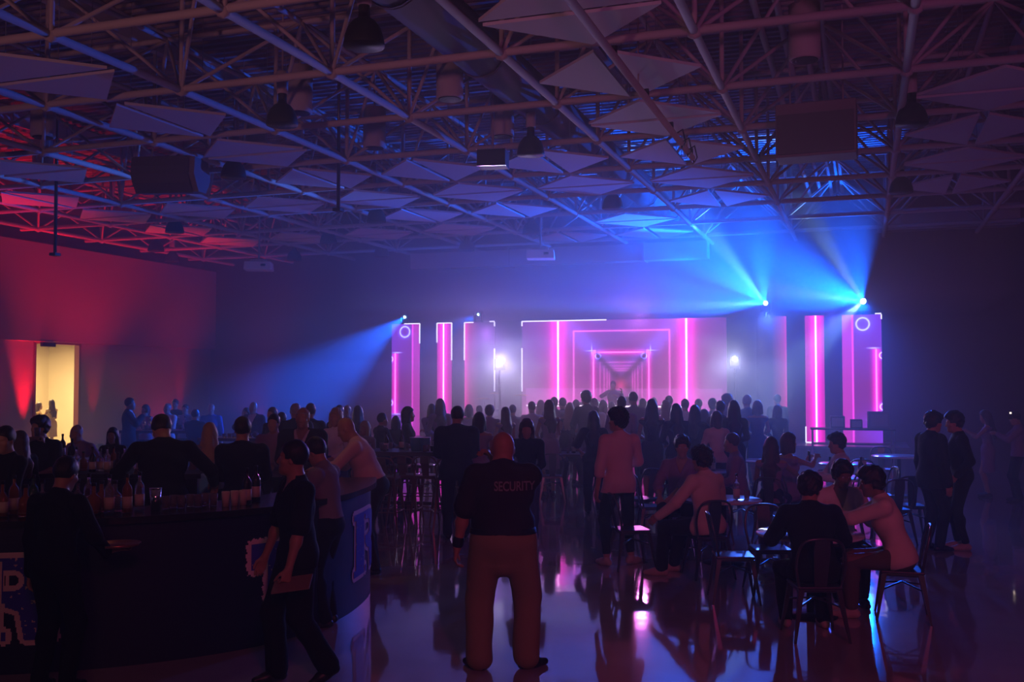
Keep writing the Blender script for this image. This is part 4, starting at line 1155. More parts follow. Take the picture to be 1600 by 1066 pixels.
def surface_net(F, lo, vox):
    F[0] = F[-1] = 1; F[:, 0] = F[:, -1] = 1; F[:, :, 0] = F[:, :, -1] = 1
    I = F < 0
    cnt = np.zeros(tuple(k - 1 for k in F.shape), np.int8)
    offs = [(i, j, k) for i in (0, 1) for j in (0, 1) for k in (0, 1)]
    nx, ny, nz = cnt.shape
    for i, j, k in offs: cnt += I[i:i + nx, j:j + ny, k:k + nz]
    act = np.argwhere((cnt > 0) & (cnt < 8))
    if len(act) == 0: return None
    idx = np.full(cnt.shape, -1, np.int64); idx[tuple(act.T)] = np.arange(len(act))
    g = {o_: F[act[:, 0] + o_[0], act[:, 1] + o_[1], act[:, 2] + o_[2]] for o_ in offs}
    acc = np.zeros((len(act), 3)); c = np.zeros(len(act))
    for o_ in offs:
        for d in range(3):
            if o_[d] == 0:
                o2 = tuple(o_[q] + (q == d) for q in range(3))
                a, b2 = g[o_], g[o2]
                m = (a < 0) != (b2 < 0)
                t = np.where(m, a / np.where(m, a - b2, 1), 0)
                for q in range(3): acc[:, q] += np.where(m, o_[q] + (t if q == d else 0), 0)
                c += m
    V = lo + (act + acc / c[:, None]) * vox
    Q = []
    for d in range(3):
        s0 = [slice(None)] * 3; s1 = [slice(None)] * 3
        s0[d] = slice(0, -1); s1[d] = slice(1, None)
        A, B = I[tuple(s0)], I[tuple(s1)]
        e = np.argwhere(A != B)
        a1, a2 = [(1, 2), (2, 0), (0, 1)][d]
        def cell(k1, k2):
            q = e.copy(); q[:, a1] -= k1; q[:, a2] -= k2
            return idx[q[:, 0], q[:, 1], q[:, 2]]
        qd = np.stack([cell(1, 1), cell(0, 1), cell(0, 0), cell(1, 0)], 1)
        fl = ~A[tuple(e.T)]
        qd[fl] = qd[fl][:, ::-1]
        Q.append(qd)
    return V, np.concatenate(Q)
def quad_object(name, vq, m, parent=None, scale=1.0):
    V, Q = vq
    me = bpy.data.meshes.new(name)
    n, k = len(V), len(Q)
    me.vertices.add(n); me.vertices.foreach_set('co', (V * scale).astype(np.float32).ravel())
    me.loops.add(4 * k); me.loops.foreach_set('vertex_index', Q.astype(np.int32).ravel())
    me.polygons.add(k); me.polygons.foreach_set('loop_start', np.arange(0, 4 * k, 4, dtype=np.int32))
    me.update(calc_edges=True); me.validate()
    me.polygons.foreach_set('use_smooth', np.ones(len(me.polygons), bool))
    me.materials.append(m)
    o = bpy.data.objects.new(name, me); C.objects.link(o)
    if parent: o.parent = parent
    return o

SKIN = {'tan': mat('skin_tan', (0.42, 0.23, 0.15), 0.5, bump=(80, 0.1)), 'dark': mat('skin_brown', (0.2, 0.1, 0.06), 0.5), 'fair': mat('skin_fair', (0.6, 0.38, 0.28), 0.5)}
CL = {'black': (0.008, 0.008, 0.01), 'navy': (0.012, 0.015, 0.035), 'white': (0.75, 0.7, 0.7), 'pink': (0.75, 0.5, 0.5), 'grey': (0.25, 0.25, 0.28), 'charcoal': (0.03, 0.03, 0.035), 'khaki': (0.28, 0.25, 0.12),
      'blue': (0.05, 0.1, 0.35), 'cream': (0.75, 0.62, 0.5), 'denim': (0.05, 0.07, 0.14), 'red': (0.3, 0.05, 0.06), 'mauve': (0.3, 0.2, 0.32), 'yellow': (0.7, 0.55, 0.2), 'olive': (0.12, 0.11, 0.07)}
def cloth(c): return mat('cloth_' + c, CL[c], 0.85, spec=0.2, bump=(140, 0.25))
HAIR = {'black': mat('hair_black', (0.008, 0.006, 0.006), 0.45, bump=(60, 0.5), aniso_bump=(3, 3, 0.4)), 'brown': mat('hair_brown', (0.05, 0.025, 0.015), 0.45, bump=(60, 0.5), aniso_bump=(3, 3, 0.4)),
        'blond': mat('hair_blond', (0.4, 0.27, 0.14), 0.5, bump=(60, 0.5), aniso_bump=(3, 3, 0.4)), 'grey': mat('hair_grey', (0.35, 0.33, 0.33), 0.5)}
M_shoe = mat('black_shoe', (0.012, 0.011, 0.011), 0.4); M_shoew = mat('pale_sneaker', (0.5, 0.42, 0.35), 0.6); M_sole = mat('white_sole', (0.6, 0.58, 0.55), 0.6)
M_eye = mat('eye_white', (0.7, 0.68, 0.66), 0.2)

def rx(a): return np.array([[1, 0, 0], [0, math.cos(a), -math.sin(a)], [0, math.sin(a), math.cos(a)]])
def ry(a): return np.array([[math.cos(a), 0, math.sin(a)], [0, 1, 0], [-math.sin(a), 0, math.cos(a)]])
def rz_(a): return np.array([[math.cos(a), -math.sin(a), 0], [math.sin(a), math.cos(a), 0], [0, 0, 1]])
def ik(a, t, l1, l2, pole):
    d = t - a; L = np.linalg.norm(d); mx = (l1 + l2) * 0.998
    if L > mx: t = a + d / L * mx; d = t - a; L = mx
    if L < abs(l1 - l2) + 0.02: L = abs(l1 - l2) + 0.02
    u = d / np.linalg.norm(d)
    x = (l1 * l1 - l2 * l2 + L * L) / (2 * L); h = math.sqrt(max(l1 * l1 - x * x, 0))
    p = pole - u * (pole @ u); p /= np.linalg.norm(p) + 1e-9
    return a + u * x + p * h, t

POSES = {
 'stand': dict(),
 'front': dict(hands=[(-.10, .30, 1.06), (.10, .30, 1.06)]),
 'phone': dict(hands=[(-.06, .36, 1.30), (.08, .36, 1.30)], head=(0, -14)),
 'cheer': dict(hands=[(-.27, .05, .82), (.26, .12, 1.98)]),
 'clap': dict(hands=[(-.05, .3, 1.28), (.05, .3, 1.28)]),
 'drink': dict(hands=[(-.28, .04, .84), (.14, .27, 1.36)]),
 'cross': dict(hands=[(.10, .22, 1.20), (-.10, .24, 1.17)]),
 'hips': dict(hands=[(-.2, .05, 1.0), (.2, .05, 1.0)]),
}
def person(label, loc, face, H=1.75, g='m', vox=0.016, pose='stand', build=1.0, lean=0, side=0, twist=0, pelvis=None, feet=None, hands=None, curl=(0.35, 0.35), handdir=(None, None),
           head=None, seat=None, hair=('short', 'black'), top=('black', 'long'), bottom=('black', 'trousers'), skin='tan', shoes='black', jacket=None, belly=0.0, hem=-0.06, loose=1.0,
           ankle=0.09, eyes=False, extras=None, neck=0.0, belt=False, sw=1.0, group=None, elbow=None, name='person', collar=True):
    s = H / 1.735
    ps = dict(POSES[pose]); hands = hands or ps.get('hands'); head = head or ps.get('head', (0, 0))
    fem = g == 'f'
    W = build * (0.9 if fem else 1.0)
    if seat is not None:
        zp = (seat + 0.105) / s
        P0 = V3(0, -0.02, zp) if pelvis is None else V3(*pelvis)
        feet = feet or [(-.11, .42, 0, 0, 0), (.11, .42, 0, 0, 0)]
        hands = hands or [(-.14, .30, P0[2] + .12), (.14, .30, P0[2] + .12)]
    else:
        P0 = V3(0, 0, 0.94) if pelvis is None else V3(*pelvis)
        feet = feet or [(-.10 * W, -.01, 0, 8, 0), (.10 * W, .03, 0, -8, 0)]
        hands = hands or [(-.27 * W, .05, .80), (.27 * W, .05, .80)]
    T = ry(R(side)) @ rx(-R(lean)) @ rz_(R(twist))
    def sp(x, y, z): return P0 + T @ V3(x, y, z)
    nb = sp(0, -.01, .52)
    Hd = rz_(R(head[0])) @ rx(R(head[1])) @ rx(-R(lean * 0.5)) @ ry(R(side * 0.5))
    hc = nb + T @ V3(0, 0.01 + neck * .5, .062 - neck) + Hd @ V3(0, .02, .093)
    def hp(x, y, z): return hc + Hd @ V3(x, y, z) * 0.93
    shw = (0.185 * W if not fem else 0.165 * build) * sw
    SH = [sp(-shw, -.01, .455), sp(shw, -.01, .455)]
    HP = [P0 + V3(-.09 * W, 0, -.02), P0 + V3(.09 * W, 0, -.02)]
    arms = []; legs = []
    for i in (0, 1):
        sg = -1 if i == 0 else 1
        pole = V3(*(elbow[i] if elbow and elbow[i] is not None else (sg * .7, -.6, -.5)))
        el_, wr_ = ik(SH[i], V3(*hands[i]), .285, .255, pole)
        arms.append((SH[i], el_, wr_))
        fx, fy, fz, fyaw, fp = feet[i]
        an = V3(fx, fy, fz + .085)
        fd = rz_(R(fyaw)) @ rx(-R(fp)) @ V3(0, 1, 0)
        if fp: an = V3(fx, fy, fz + .085) 
        kn, an = ik(HP[i], an, .435, .425, V3(sg * .12 + fd[0] * .3, 1, .15))
        legs.append((HP[i], kn, an, fd))
    def torso(F, inf, k=.05):
        if fem:
            F.el(sp(0, -.01, -.02), (.168 * W + inf, .112 * W + inf, .13 + inf), None, k); F.p[-1] = F.p[-1][:3] + (T,) + F.p[-1][4:]
            for c, r in (((0, 0, .15), (.118 * W, .088 * W, .13)), ((0, .01, .32), (.142 * W, .098 * W, .14)), ((0, .075, .335), (.115 * W, .05, .06)), ((0, -.01, .43), (.13 * W, .075, .07))):
                F.p.append(('e', sp(*c), np.array(r) + inf, T, 0, k, False))
        else:
            for c, r in (((0, -.005, -.01), (.158 * W, .115 * W, .13)), ((0, 0, .14), (.146 * W, .104 * W, .14)), ((0, .005, .32), (.168 * W, .118 * W, .16)), ((0, -.012, .42), (.15 * W, .085, .085))):
                F.p.append(('e', sp(*c), np.array(r) + inf, T, 0, k, False))
            if belly: F.p.append(('e', sp(0, .04 + belly * .4, .1), np.array((.17 * W, .11 + belly, .15)) + inf, T, 0, k, False))
        F.rc(SH[0] + T @ V3(.02, 0, 0), SH[1] - T @ V3(.02, 0, 0), .055 * build + inf, k=k)
        F.rc(sp(-.06, -.02, .47), sp(0, -.015, .53), .05 * build + inf, .045 * build + inf * .3, k=k); F.rc(sp(.06, -.02, .47), sp(0, -.015, .53), .05 * build + inf, .045 * build + inf * .3, k=k)
    af = (0.86 if fem else 1.0) * (0.6 + 0.4 * build)
    lf = 0.6 + 0.4 * build
    B = Field()
    torso(B, -0.004)
    B.rc(nb - T @ V3(0, 0, .03), hc + Hd @ V3(0, -.02, -.03), .058 * (0.85 if fem else 1) * build ** 1.1, .053 * (0.85 if fem else 1) * build ** 1.1, k=.03)
    for (a, e, w_) in arms:
        B.rc(a, e, .050 * af, .040 * af, .03); B.rc(e, w_, .040 * af, .026 * af, .02)
        B.el(e + (w_ - e) * .28, (.04 * af,) * 3, None, .03)
    for (h, kn, an, fd) in legs:
        B.rc(h, kn, .082 * lf, .055 * lf, .04); B.rc(kn, an, .053 * lf, .036, .03); B.el(kn + (an - kn) * .3 + V3(0, -.015, 0), (.052 * lf,) * 3, None, .04)
        dn = np.cross(np.cross(fd, V3(0, 0, -1)), fd); dn = dn / (np.linalg.norm(dn) + 1e-9)
        B.rc(an + dn * .05 - fd * .03, an + dn * .055 + fd * .14, .033, .024, .03)
    # head
    fv = (1.0 if not fem else 0.95) * (1 + max(build - 1, 0) * .45)
    for c, r in (((0, -.012, .035), (.078 * fv, .097, .103)), ((0, .032, -.03), (.064 * fv, .068, .09)), ((0, .05, -.085), (.042 * fv, .045, .036))):
        B.p.append(('e', hp(*c), np.array(r) * 0.93, Hd, 0, .03, False))
    B.rc(hp(0, .07, -.108), hp(0, .078, -.104), .020, k=.02)
    B.rc(hp(0, .094, .012), hp(0, .112, -.030), .008, .0125, k=.012)
    B.rc(hp(-.012, .098, -.036), hp(.012, .098, -.036), .009, k=.008)
    B.rc(hp(-.036, .078, .030), hp(.036, .078, .030), .011, k=.012)
    for sg in (-1, 1):
        B.el(hp(sg * .050, .062, -.022), (.022, .02, .02), None, .02)
        B.p.append(('e', hp(sg * .078 * fv, -.008, -.008), np.array((.008, .018, .031)), Hd @ rz_(-sg * .35), 0, .008, False))
        if vox < .012: B.el(hp(sg * .032, .098, .010), (.016, .014, .011), None, .01, True)
    B.rc(hp(-.019, .092, -.062), hp(.019, .092, -.062), .0075, k=.006); B.rc(hp(-.015, .090, -.075), hp(.015, .090, -.075), .0075, k=.006)
    # hands: palm of four bones, bent fingers, thumb from the side of the palm
    fr_ = max(1.0, vox / .0095)
    for i, (a, e, w_) in enumerate(arms):
        sg = -1 if i == 0 else 1
        d = (w_ - e); d = d / np.linalg.norm(d)
        if handdir[i] is not None: d = V3(*handdir[i]); d = d / np.linalg.norm(d)
        n = V3(-sg, 0.15, 0) if abs(d[2]) > .6 else V3(-sg * .3, 0, -1)
        n = n - d * (n @ d); n /= np.linalg.norm(n); b_ = np.cross(d, n) ; 
        if b_ @ V3(0, 1, .4) < 0: b_ = -b_
        cu = curl[i]
        B.rc(w_, w_ + d * .03, .024, .022, .015)
        for q_, (off, ln, r_) in enumerate(((.030, .98, .0092), (.0105, 1.08, .0095), (-.0095, 1.0, .0090), (-.028, .80, .0078))):
            r_ = r_ * fr_
            p0 = w_ + d * .012 + b_ * off * .55; p1 = w_ + d * .088 + b_ * off - n * .002
            B.rc(p0, p1, .0135, .0115 if fr_ < 1.2 else .013, .012)
            dd = d; p = p1
            for sl_, ca in ((.042, .9), (.026, 1.1), (.021, .8)):
                an_ = cu * ca * (1 + .12 * q_)
                dd = dd * math.cos(an_) + n * math.sin(an_) if ca == .9 else dd * math.cos(an_) + (n - dd * (n @ dd)) / (np.linalg.norm(n - dd * (n @ dd)) + 1e-9) * math.sin(an_)
                dd /= np.linalg.norm(dd); p2 = p + dd * sl_ * ln
                B.rc(p, p2, r_, r_ * .93, .004); p = p2; r_ *= .95
        t0 = w_ + d * .028 + b_ * .022; t1 = t0 + (d * .6 + b_ * .6 + n * .35) * .042; t2 = t1 + (d * .85 + b_ * .15 + n * (.2 + cu * .5)) * .034; t3 = t2 + (d * .9 + n * (.2 + cu * .6)) * .026
        B.rc(t0, t1, .0145, .0115, .012); B.rc(t1, t2, .0108 * fr_, .010 * fr_, .004); B.rc(t2, t3, .010 * fr_, .0085 * fr_, .004)
    Bm = B.mesh(vox)
    o = quad_object(name, Bm, SKIN[skin], None, s)
    o.location = loc; o.rotation_euler = (0, 0, R(face))
    tag(o, label, 'person', group)
    # top
    wr = 0.0045 if vox < .012 else 0.003
    def plane_cut(pt, nrm_):
        return lambda F, X_, Y_, Z_: np.maximum(F, (X_ - pt[0]) * nrm_[0] + (Y_ - pt[1]) * nrm_[1] + (Z_ - pt[2]) * nrm_[2])
    dn_ = -(T @ V3(0, 0, 1))
    def make_top(nm, color, sleeve, inf, hemz, vneck=False, lapel=False):
        F = Field(); torso(F, inf)
        for (a, e, w_) in arms:
            if sleeve == 'long': F.rc(a, e, .053 * af + inf, .044 * af + inf, .03); F.rc(e, e + (w_ - e) * .97, .044 * af + inf, .031 * af + inf, .02)
            elif sleeve == 'rolled': F.rc(a, e, .053 * af + inf, .045 * af + inf, .03); F.rc(e, e + (w_ - e) * .35, .046 * af + inf, .045 * af + inf, .02)
            elif sleeve == 'short': F.rc(a, a + (e - a) * .85, .056 * af + inf, .062 * af + inf, .03)
        if collar and sleeve != 'none':
            ring_ = [nb + T @ V3(.052 * math.cos(t), .052 * math.sin(t) + .004, .012 - .014 * math.sin(t)) for t in np.linspace(0, 2 * PI, 11)]
            for a, b2 in zip(ring_[:-1], ring_[1:]): F.rc(a, b2, .012 + inf * .3, k=.012)
        if hemz < -.03:
            for (h, kn, an, fd) in legs: F.rc(h, h + (kn - h) * (.35 if seat is None else .12), .092 * lf + inf, .092 * lf + inf, .06)
        pc = plane_cut(sp(0, 0, hemz), dn_)
        def post(Fv, X_, Y_, Z_):
            # torso hem only: keep the hanging sleeves below it
            keep = np.full(Fv.shape, False)
            Fc = pc(Fv, X_, Y_, Z_)
            dmin = None
            for (a, e, w_) in arms:
                for p_, q_ in ((a, e), (e, w_)):
                    ba = q_ - p_; L2 = ba @ ba
                    tt = np.clip(((X_ - p_[0]) * ba[0] + (Y_ - p_[1]) * ba[1] + (Z_ - p_[2]) * ba[2]) / L2, 0, 1)
                    dd = (X_ - p_[0] - tt * ba[0]) ** 2 + (Y_ - p_[1] - tt * ba[1]) ** 2 + (Z_ - p_[2] - tt * ba[2]) ** 2
                    dmin = dd if dmin is None else np.minimum(dmin, dd)
            near = dmin < (.062 * af + inf) ** 2
            Fo = np.where(near, Fv, Fc)
            if sleeve == 'none':
                Fo = np.maximum(Fo, Z_ * 0 + ((X_ - sp(0, 0, .47)[0]) * -dn_[0] + (Y_ - sp(0, 0, .47)[1]) * -dn_[1] + (Z_ - sp(0, 0, .47)[2]) * -dn_[2]))
            if vneck:
                c0 = sp(0, .1, .16 if lapel else .36); f_ = T @ V3(0, 1, 0); u_ = T @ V3(0, 0, 1); r_ = T @ V3(1, 0, 0)
                dz = (X_ - c0[0]) * u_[0] + (Y_ - c0[1]) * u_[1] + (Z_ - c0[2]) * u_[2]
                dx = np.abs((X_ - c0[0]) * r_[0] + (Y_ - c0[1]) * r_[1] + (Z_ - c0[2]) * r_[2])
                dy = (X_ - P0[0]) * f_[0] + (Y_ - P0[1]) * f_[1] + (Z_ - P0[2]) * f_[2]
                v_ = np.where(dy > 0.015, np.minimum(dz * (.26 if lapel else .42) - dx, 1) , -1)
                Fo = np.maximum(Fo, v_)
            return Fo
        mm = F.mesh(vox, post, wr, 16)
        if mm is not None: return quad_object(nm, mm, cloth(color), o, s)
    tn = {'none': 'dress_bodice'}.get(top[1], 'shirt')
    if bottom[1] == 'dress': tn = 'dress_bodice'
    make_top(tn, top[0], top[1], .015, hem, vneck=len(top) > 2)
    if jacket: make_top('jacket', jacket, 'long', .030, -.16, vneck=True, lapel=True)
    # bottom
    F = Field()
    kind = bottom[1]
    inf = .012 * loose
    if kind in ('trousers', 'shorts', 'skinny'):
        torso(F, .006)
        for (h, kn, an, fd) in legs:
            l2 = 1.0 if kind == 'skinny' else 1.0 + .35 * loose
            F.rc(h, kn, .088 * lf + inf, (.057 * lf) * (1 if kind == 'skinny' else 1.12) + inf, .05)
            if kind != 'shorts': F.rc(kn, an + (kn - an) / np.linalg.norm(kn - an) * (ankle - .085), (.055 * lf) * (1 if kind == 'skinny' else 1.12) + inf, .040 * l2 + inf * .6, .03); F.el(kn + (an - kn) * .3 + V3(0, -.015, 0), (.052 * lf + .012,) * 3, None, .04)
        if loose > 2.5: F.rc(P0 + V3(0, -.01, -.05), P0 + V3(0, -.01, -.17), .13, .10, .06)
        def post(Fv, X_, Y_, Z_):
            c0 = sp(0, 0, min(.105, hem + .03) if hem > 0 else .105)
            Fv = np.maximum(Fv, -((X_ - c0[0]) * dn_[0] + (Y_ - c0[1]) * dn_[1] + (Z_ - c0[2]) * dn_[2]))
            return Fv
        if belt:
            zb0, zb1 = hem - .005, hem + .034
            G = Field(); torso(G, .014)
            for (h, kn, an, fd) in legs: G.rc(h, kn, .088 * lf + inf + .008, .057 * lf * 1.12 + inf, .05)
            quad_object('belt', G.mesh(min(vox, .008), lambda Fv, X_, Y_, Z_: np.maximum(np.maximum(Fv, (P0[2] + zb0) - Z_), Z_ - (P0[2] + zb1))), M_black, o, s)
        quad_object('trousers' if kind != 'shorts' else 'shorts', F.mesh(vox, post, wr * 1.2, 11), cloth(bottom[0]), o, s)
    else:
        kz = .50 if kind == 'dress' else .62
        F.p.append(('e', sp(0, -.005, -.01), np.array((.175 * W, .125 * W, .15)), T, 0, .05, False))
        F.p.append(('e', sp(0, .0, .08), np.array((.135 * W, .10 * W, .08)), T, 0, .05, False))
        if seat is None:
            for sg in (-1, 1):
                F.rc(P0 + V3(sg * .07, 0, 0), V3(sg * .075 + P0[0], P0[1] * .5, kz), .11, .125, .09)
        else:
            for (h, kn, an, fd) in legs: F.rc(h, h + (kn - h) * .85, .10, .085, .09)
        def post(Fv, X_, Y_, Z_):
            return np.maximum(Fv, kz - Z_) if seat is None else Fv
        quad_object('skirt', F.mesh(vox, post, wr * 1.6, 18), cloth(bottom[0]), o, s)
    # shoes
    if vox < .02:
        for (h, kn, an, fd) in legs:
            F = Field(); dn = np.cross(np.cross(fd, V3(0, 0, -1)), fd); dn = dn / (np.linalg.norm(dn) + 1e-9)
            F.rc(an + dn * .045 - fd * .035, an + dn * .05 + fd * .08, .040, .040, .02); F.rc(an + dn * .05 + fd * .06, an + dn * .058 + fd * .165, .040, .027, .03)
            F.rc(an + dn * .01, an + dn * .03, .042, .042, .02)
            zc = an + dn * .086
            def post(Fv, X_, Y_, Z_): return np.maximum(Fv, (X_ - zc[0]) * dn[0] + (Y_ - zc[1]) * dn[1] + (Z_ - zc[2]) * dn[2])
            quad_object('shoe', F.mesh(min(vox, .012), post), M_shoe if shoes == 'black' else M_shoew, o, s)
    # hair
    hk, hcx = hair
    if hk != 'bald':
        F = Field(); th = {'short': .012, 'buzz': .005, 'curly': .028, 'mop': .026, 'long': .018, 'bob': .022, 'bun': .012, 'thin': .006, 'wavy': .026}[hk]
        F.p.append(('e', hp(0, -.018, .042), np.array((.078 * fv + th, .097 + th, .100 + th)) * .95, Hd, 0, .02, False))
        if hk in ('curly', 'mop'):
            F.p.append(('e', hp(0, .03, .085), np.array((.078, .085, .058)), Hd, 0, .03, False))
            F.p.append(('e', hp(0, -.065, -.01), np.array((.075, .05, .075)), Hd, 0, .03, False))
        if hk == 'long':
            F.rc(hp(0, -.06, 0), sp(0, -.09, .38), .078, .075, .04); F.rc(hp(-.07, -.03, 0), sp(-.09, -.05, .40), .035, .045, .04); F.rc(hp(.07, -.03, 0), sp(.09, -.05, .40), .035, .045, .04)
            F.rc(sp(-.05, -.12, .4), sp(-.04, -.13, .24), .05, .03, .05); F.rc(sp(.05, -.12, .4), sp(.04, -.13, .24), .05, .03, .05)
        if hk in ('bob', 'wavy'):
            F.rc(hp(0, -.05, 0), hp(0, -.06, -.12), .085, .075, .04); F.rc(hp(-.08, -.01, .02), hp(-.085, .0, -.12), .03, .035, .03); F.rc(hp(.08, -.01, .02), hp(.085, .0, -.12), .03, .035, .03)
        if hk == 'bun': F.el(hp(0, -.11, .06), (.045,) * 3, None, .02)
        fdir = Hd @ V3(0, 1, 0); udir = Hd @ V3(0, 0, 1); c0 = hp(0, 0, 0)
        low = {'short': -.035, 'buzz': -.03, 'curly': -.07, 'mop': -.06, 'thin': -.03, 'bun': -.05}.get(hk, -9)
        def post(Fv, X_, Y_, Z_):
            a = (X_ - c0[0]) * fdir[0] + (Y_ - c0[1]) * fdir[1] + (Z_ - c0[2]) * fdir[2]
            u = (X_ - c0[0]) * udir[0] + (Y_ - c0[1]) * udir[1] + (Z_ - c0[2]) * udir[2]
            facecut = a - (.058 if hk in ('curly', 'mop') else .042) - np.maximum(u - .035, 0) * 1.1        # front, rising from the hairline
            lowcut = (low - u - np.maximum(-a - .02, 0) * .55) if low > -1 else -1.0
            sideb = np.minimum(a - .0, .0 - u) if low > -1 else -1.0
            Fo = np.maximum(Fv, facecut)
            if low > -1: Fo = np.maximum(np.maximum(Fo, lowcut), sideb)
            if hk == 'thin': Fo = np.maximum(Fo, np.minimum(u - .075, a + .04))
            return Fo
        amp = {'curly': .011, 'mop': .008, 'wavy': .006, 'long': .004}.get(hk, .002)
        mm = F.mesh(min(vox, .011) if vox < .014 else vox, post, amp, {'curly': 95, 'mop': 60}.get(hk, 40))
        if mm is not None: quad_object('hair', mm, HAIR[hcx], o, s)
    if eyes:
        for sg in (-1, 1):
            c = hp(sg * .031, .079, .010) * s
            ey = MB().lathe([(0, -.011), (.008, -.008), (.011, 0), (.008, .008), (0, .011)], tuple(c), n=12).build('eye', M_eye, o)
            c = (hp(sg * .031, .0885, .010)) * s
            MB().lathe([(0, -.004), (.003, -.003), (.004, 0), (.003, .003), (0, .004)], tuple(c), n=10).build('iris', M_black, ey)
    o_info = dict(P0=P0, sp=sp, hp=hp, arms=arms, legs=legs, s=s, T=T, nb=nb, Hd=Hd)
    return o, o_info
def world_pt(o, p):                           # a point of the person's own frame in the hall
    return Matrix.Rotation(o.rotation_euler.z, 3, 'Z') @ Vector(p) + Vector(o.location)
def who(label, px, w, py, face, **k):         # person standing at this spot, as tall as the head top says
    H = zat(py, w) * k.pop('hk', 1.0)
    k.setdefault('H', H)
    return person(label, at(px, w), CAMDEG + face, **k)

NEAR, MID, FAR = 0.0075, 0.011, 0.017

# ---- security guard
g_o, gi = who('bald security guard in dark polo and khaki cargo trousers, seen from behind', 786, 7.55, 676, 0, neck=.035, hk=1.02, belt=True, sw=.84, vox=NEAR, build=1.3, belly=.05, hands=[(-.35, .02, .80), (-.07, .22, 1.48)], curl=(.5, .9), elbow=[(-.9, -.5, 0), (.35, .3, -1)],
               feet=[(-.17, .0, 0, 38, 0), (.17, .03, 0, -55, 0)], hair=('bald', 'black'), top=('charcoal', 'short'), bottom=('khaki', 'trousers'), hem=.045, loose=2.7, skin='tan', head=(8, 2))
for sg in (-1, 1):
    L = gi['legs'][0 if sg < 0 else 1]; a = L[0] + (L[1] - L[0]) * .75; s_ = gi['s']
    F = Field(); F.p.append(('e', a + V3(sg * .075, 0, 0), V3(.035, .07, .085), np.eye(3), 0, .02, False)); quad_object('cargo_pocket', F.mesh(.009), cloth('khaki'), g_o, s_)
wv = gi['arms'][0][2]; ev = gi['arms'][0][1]; u_ = (ev - wv) / np.linalg.norm(ev - wv)
F = Field(); F.rc(wv + u_ * .03, wv + u_ * .055, .041, k=.005); quad_object('wristwatch', F.mesh(.007), M_black, g_o, gi['s'])
def decal_on(o, target, mb, name, m, off=0.004, dirn=(0, 1, 0)):
    """lays flat shapes (x,z in the person's frame, metres) on the clothing by casting from behind"""
    bv = BVHTree.FromPolygons([v.co for v in target.data.vertices], [tuple(p.vertices) for p in target.data.polygons])
    vs = []
    for v in mb.v:
        hit = bv.ray_cast(Vector(v), Vector(dirn))
        vs.append(tuple(hit[0] - Vector(dirn) * off) if hit[0] else v)
    mb.v = vs
    return mb.build(name, m, o)
def text_mb(txt, size, x0, z0, y, cell=0.0028, mirror=False):
    cu = bpy.data.curves.new('t', 'FONT'); cu.body = txt; cu.size = size; cu.align_x = 'CENTER'; cu.offset = size * 0.02
    ob = bpy.data.objects.new('t', cu); C.objects.link(ob)
    dg = bpy.context.evaluated_depsgraph_get(); dg.update()
    me = bpy.data.meshes.new_from_object(ob.evaluated_get(dg))
    bm = bmesh.new(); bm.from_mesh(me); bmesh.ops.triangulate(bm, faces=bm.faces); 
    bmesh.ops.subdivide_edges(bm, edges=[e for e in bm.edges if e.calc_length() > 0.015], cuts=2, use_grid_fill=False)
    bmesh.ops.triangulate(bm, faces=bm.faces)
    vs = [(x0 + v.co.x, y, z0 + v.co.y) for v in bm.verts]; fs = [tuple(v.index for v in f.verts) for f in bm.faces]
    bm.verts.index_update(); fs = [tuple(v.index for v in f.verts) for f in bm.faces]
    bm.free(); bpy.data.objects.remove(ob); bpy.data.curves.remove(cu); bpy.data.meshes.remove(me)
    return MB().add(vs, fs)
shirt = [c for c in C.objects if c.parent == g_o and c.name.startswith('shirt')][0]
sec_mb = text_mb('SECURITY', 0.094, 0.0, 1.30 * gi['s'], -0.6)
sec_mb.v = [(v[0] * .72 + .085, v[1], v[2]) for v in sec_mb.v]
decal_on(g_o, shirt, sec_mb, 'back_lettering', mat('letter_grey', (0.22, 0.2, 0.2), 0.7))
pt = MB(); c0 = (gi['arms'][0][0] * .6 + gi['arms'][0][1] * .4) * gi['s']
pt.prism([(-.028, .05), (.028, .05), (.032, -.01), (0, -.05), (-.032, -.01)], 0, 0.002)
pt.v = [(-0.9, c0[1] + v[0], c0[2] + v[1]) for v in pt.v[:5]]; pt.f = [(0, 1, 2, 3, 4)]; pt.sm = [False]
decal_on(g_o, shirt, pt, 'sleeve_patch', mat('patch', (0.6, 0.35, 0.3), 0.7), dirn=(1, 0, 0))

# ---- man in black walking past the bar, tablet in hand
m_o, mi = who('man in black V-neck shirt walking past the bar with a tablet, face in profile', 468, 7.25, 689, 118, vox=NEAR, build=1.06, lean=3, feet=[(-.10, -.20, 0.03, 0, 24), (.09, .12, 0, 6, 0)], pelvis=(0, 0, .935), loose=1.8,
               hands=[(-.26, .14, .86), (.25, .18, .86)], curl=(1.1, .5), hair=('short', 'black'), top=('black', 'short', 'v'), hem=-.10, bottom=('black', 'trousers'), head=(-28, 4), eyes=True, elbow=[(-.4, -1, 0), (.4, -1, 0)])
hw_ = world_pt(m_o, mi['arms'][0][2] * mi['s'])
o = thing('tablet', (hw_.x, hw_.y, hw_.z - .1), R(CAMDEG), 'flat tablet held low in the hand of the man in black', 'tablet')
MB().box((0.03, -0.03, 0.0), (0.26, 0.18, 0.012), M=Matrix.Rotation(R(-8), 3, 'Y') @ Matrix.Rotation(R(20), 3, 'X')).build('case', mat('tablet_case', (0.25, 0.16, 0.12), 0.5), o)
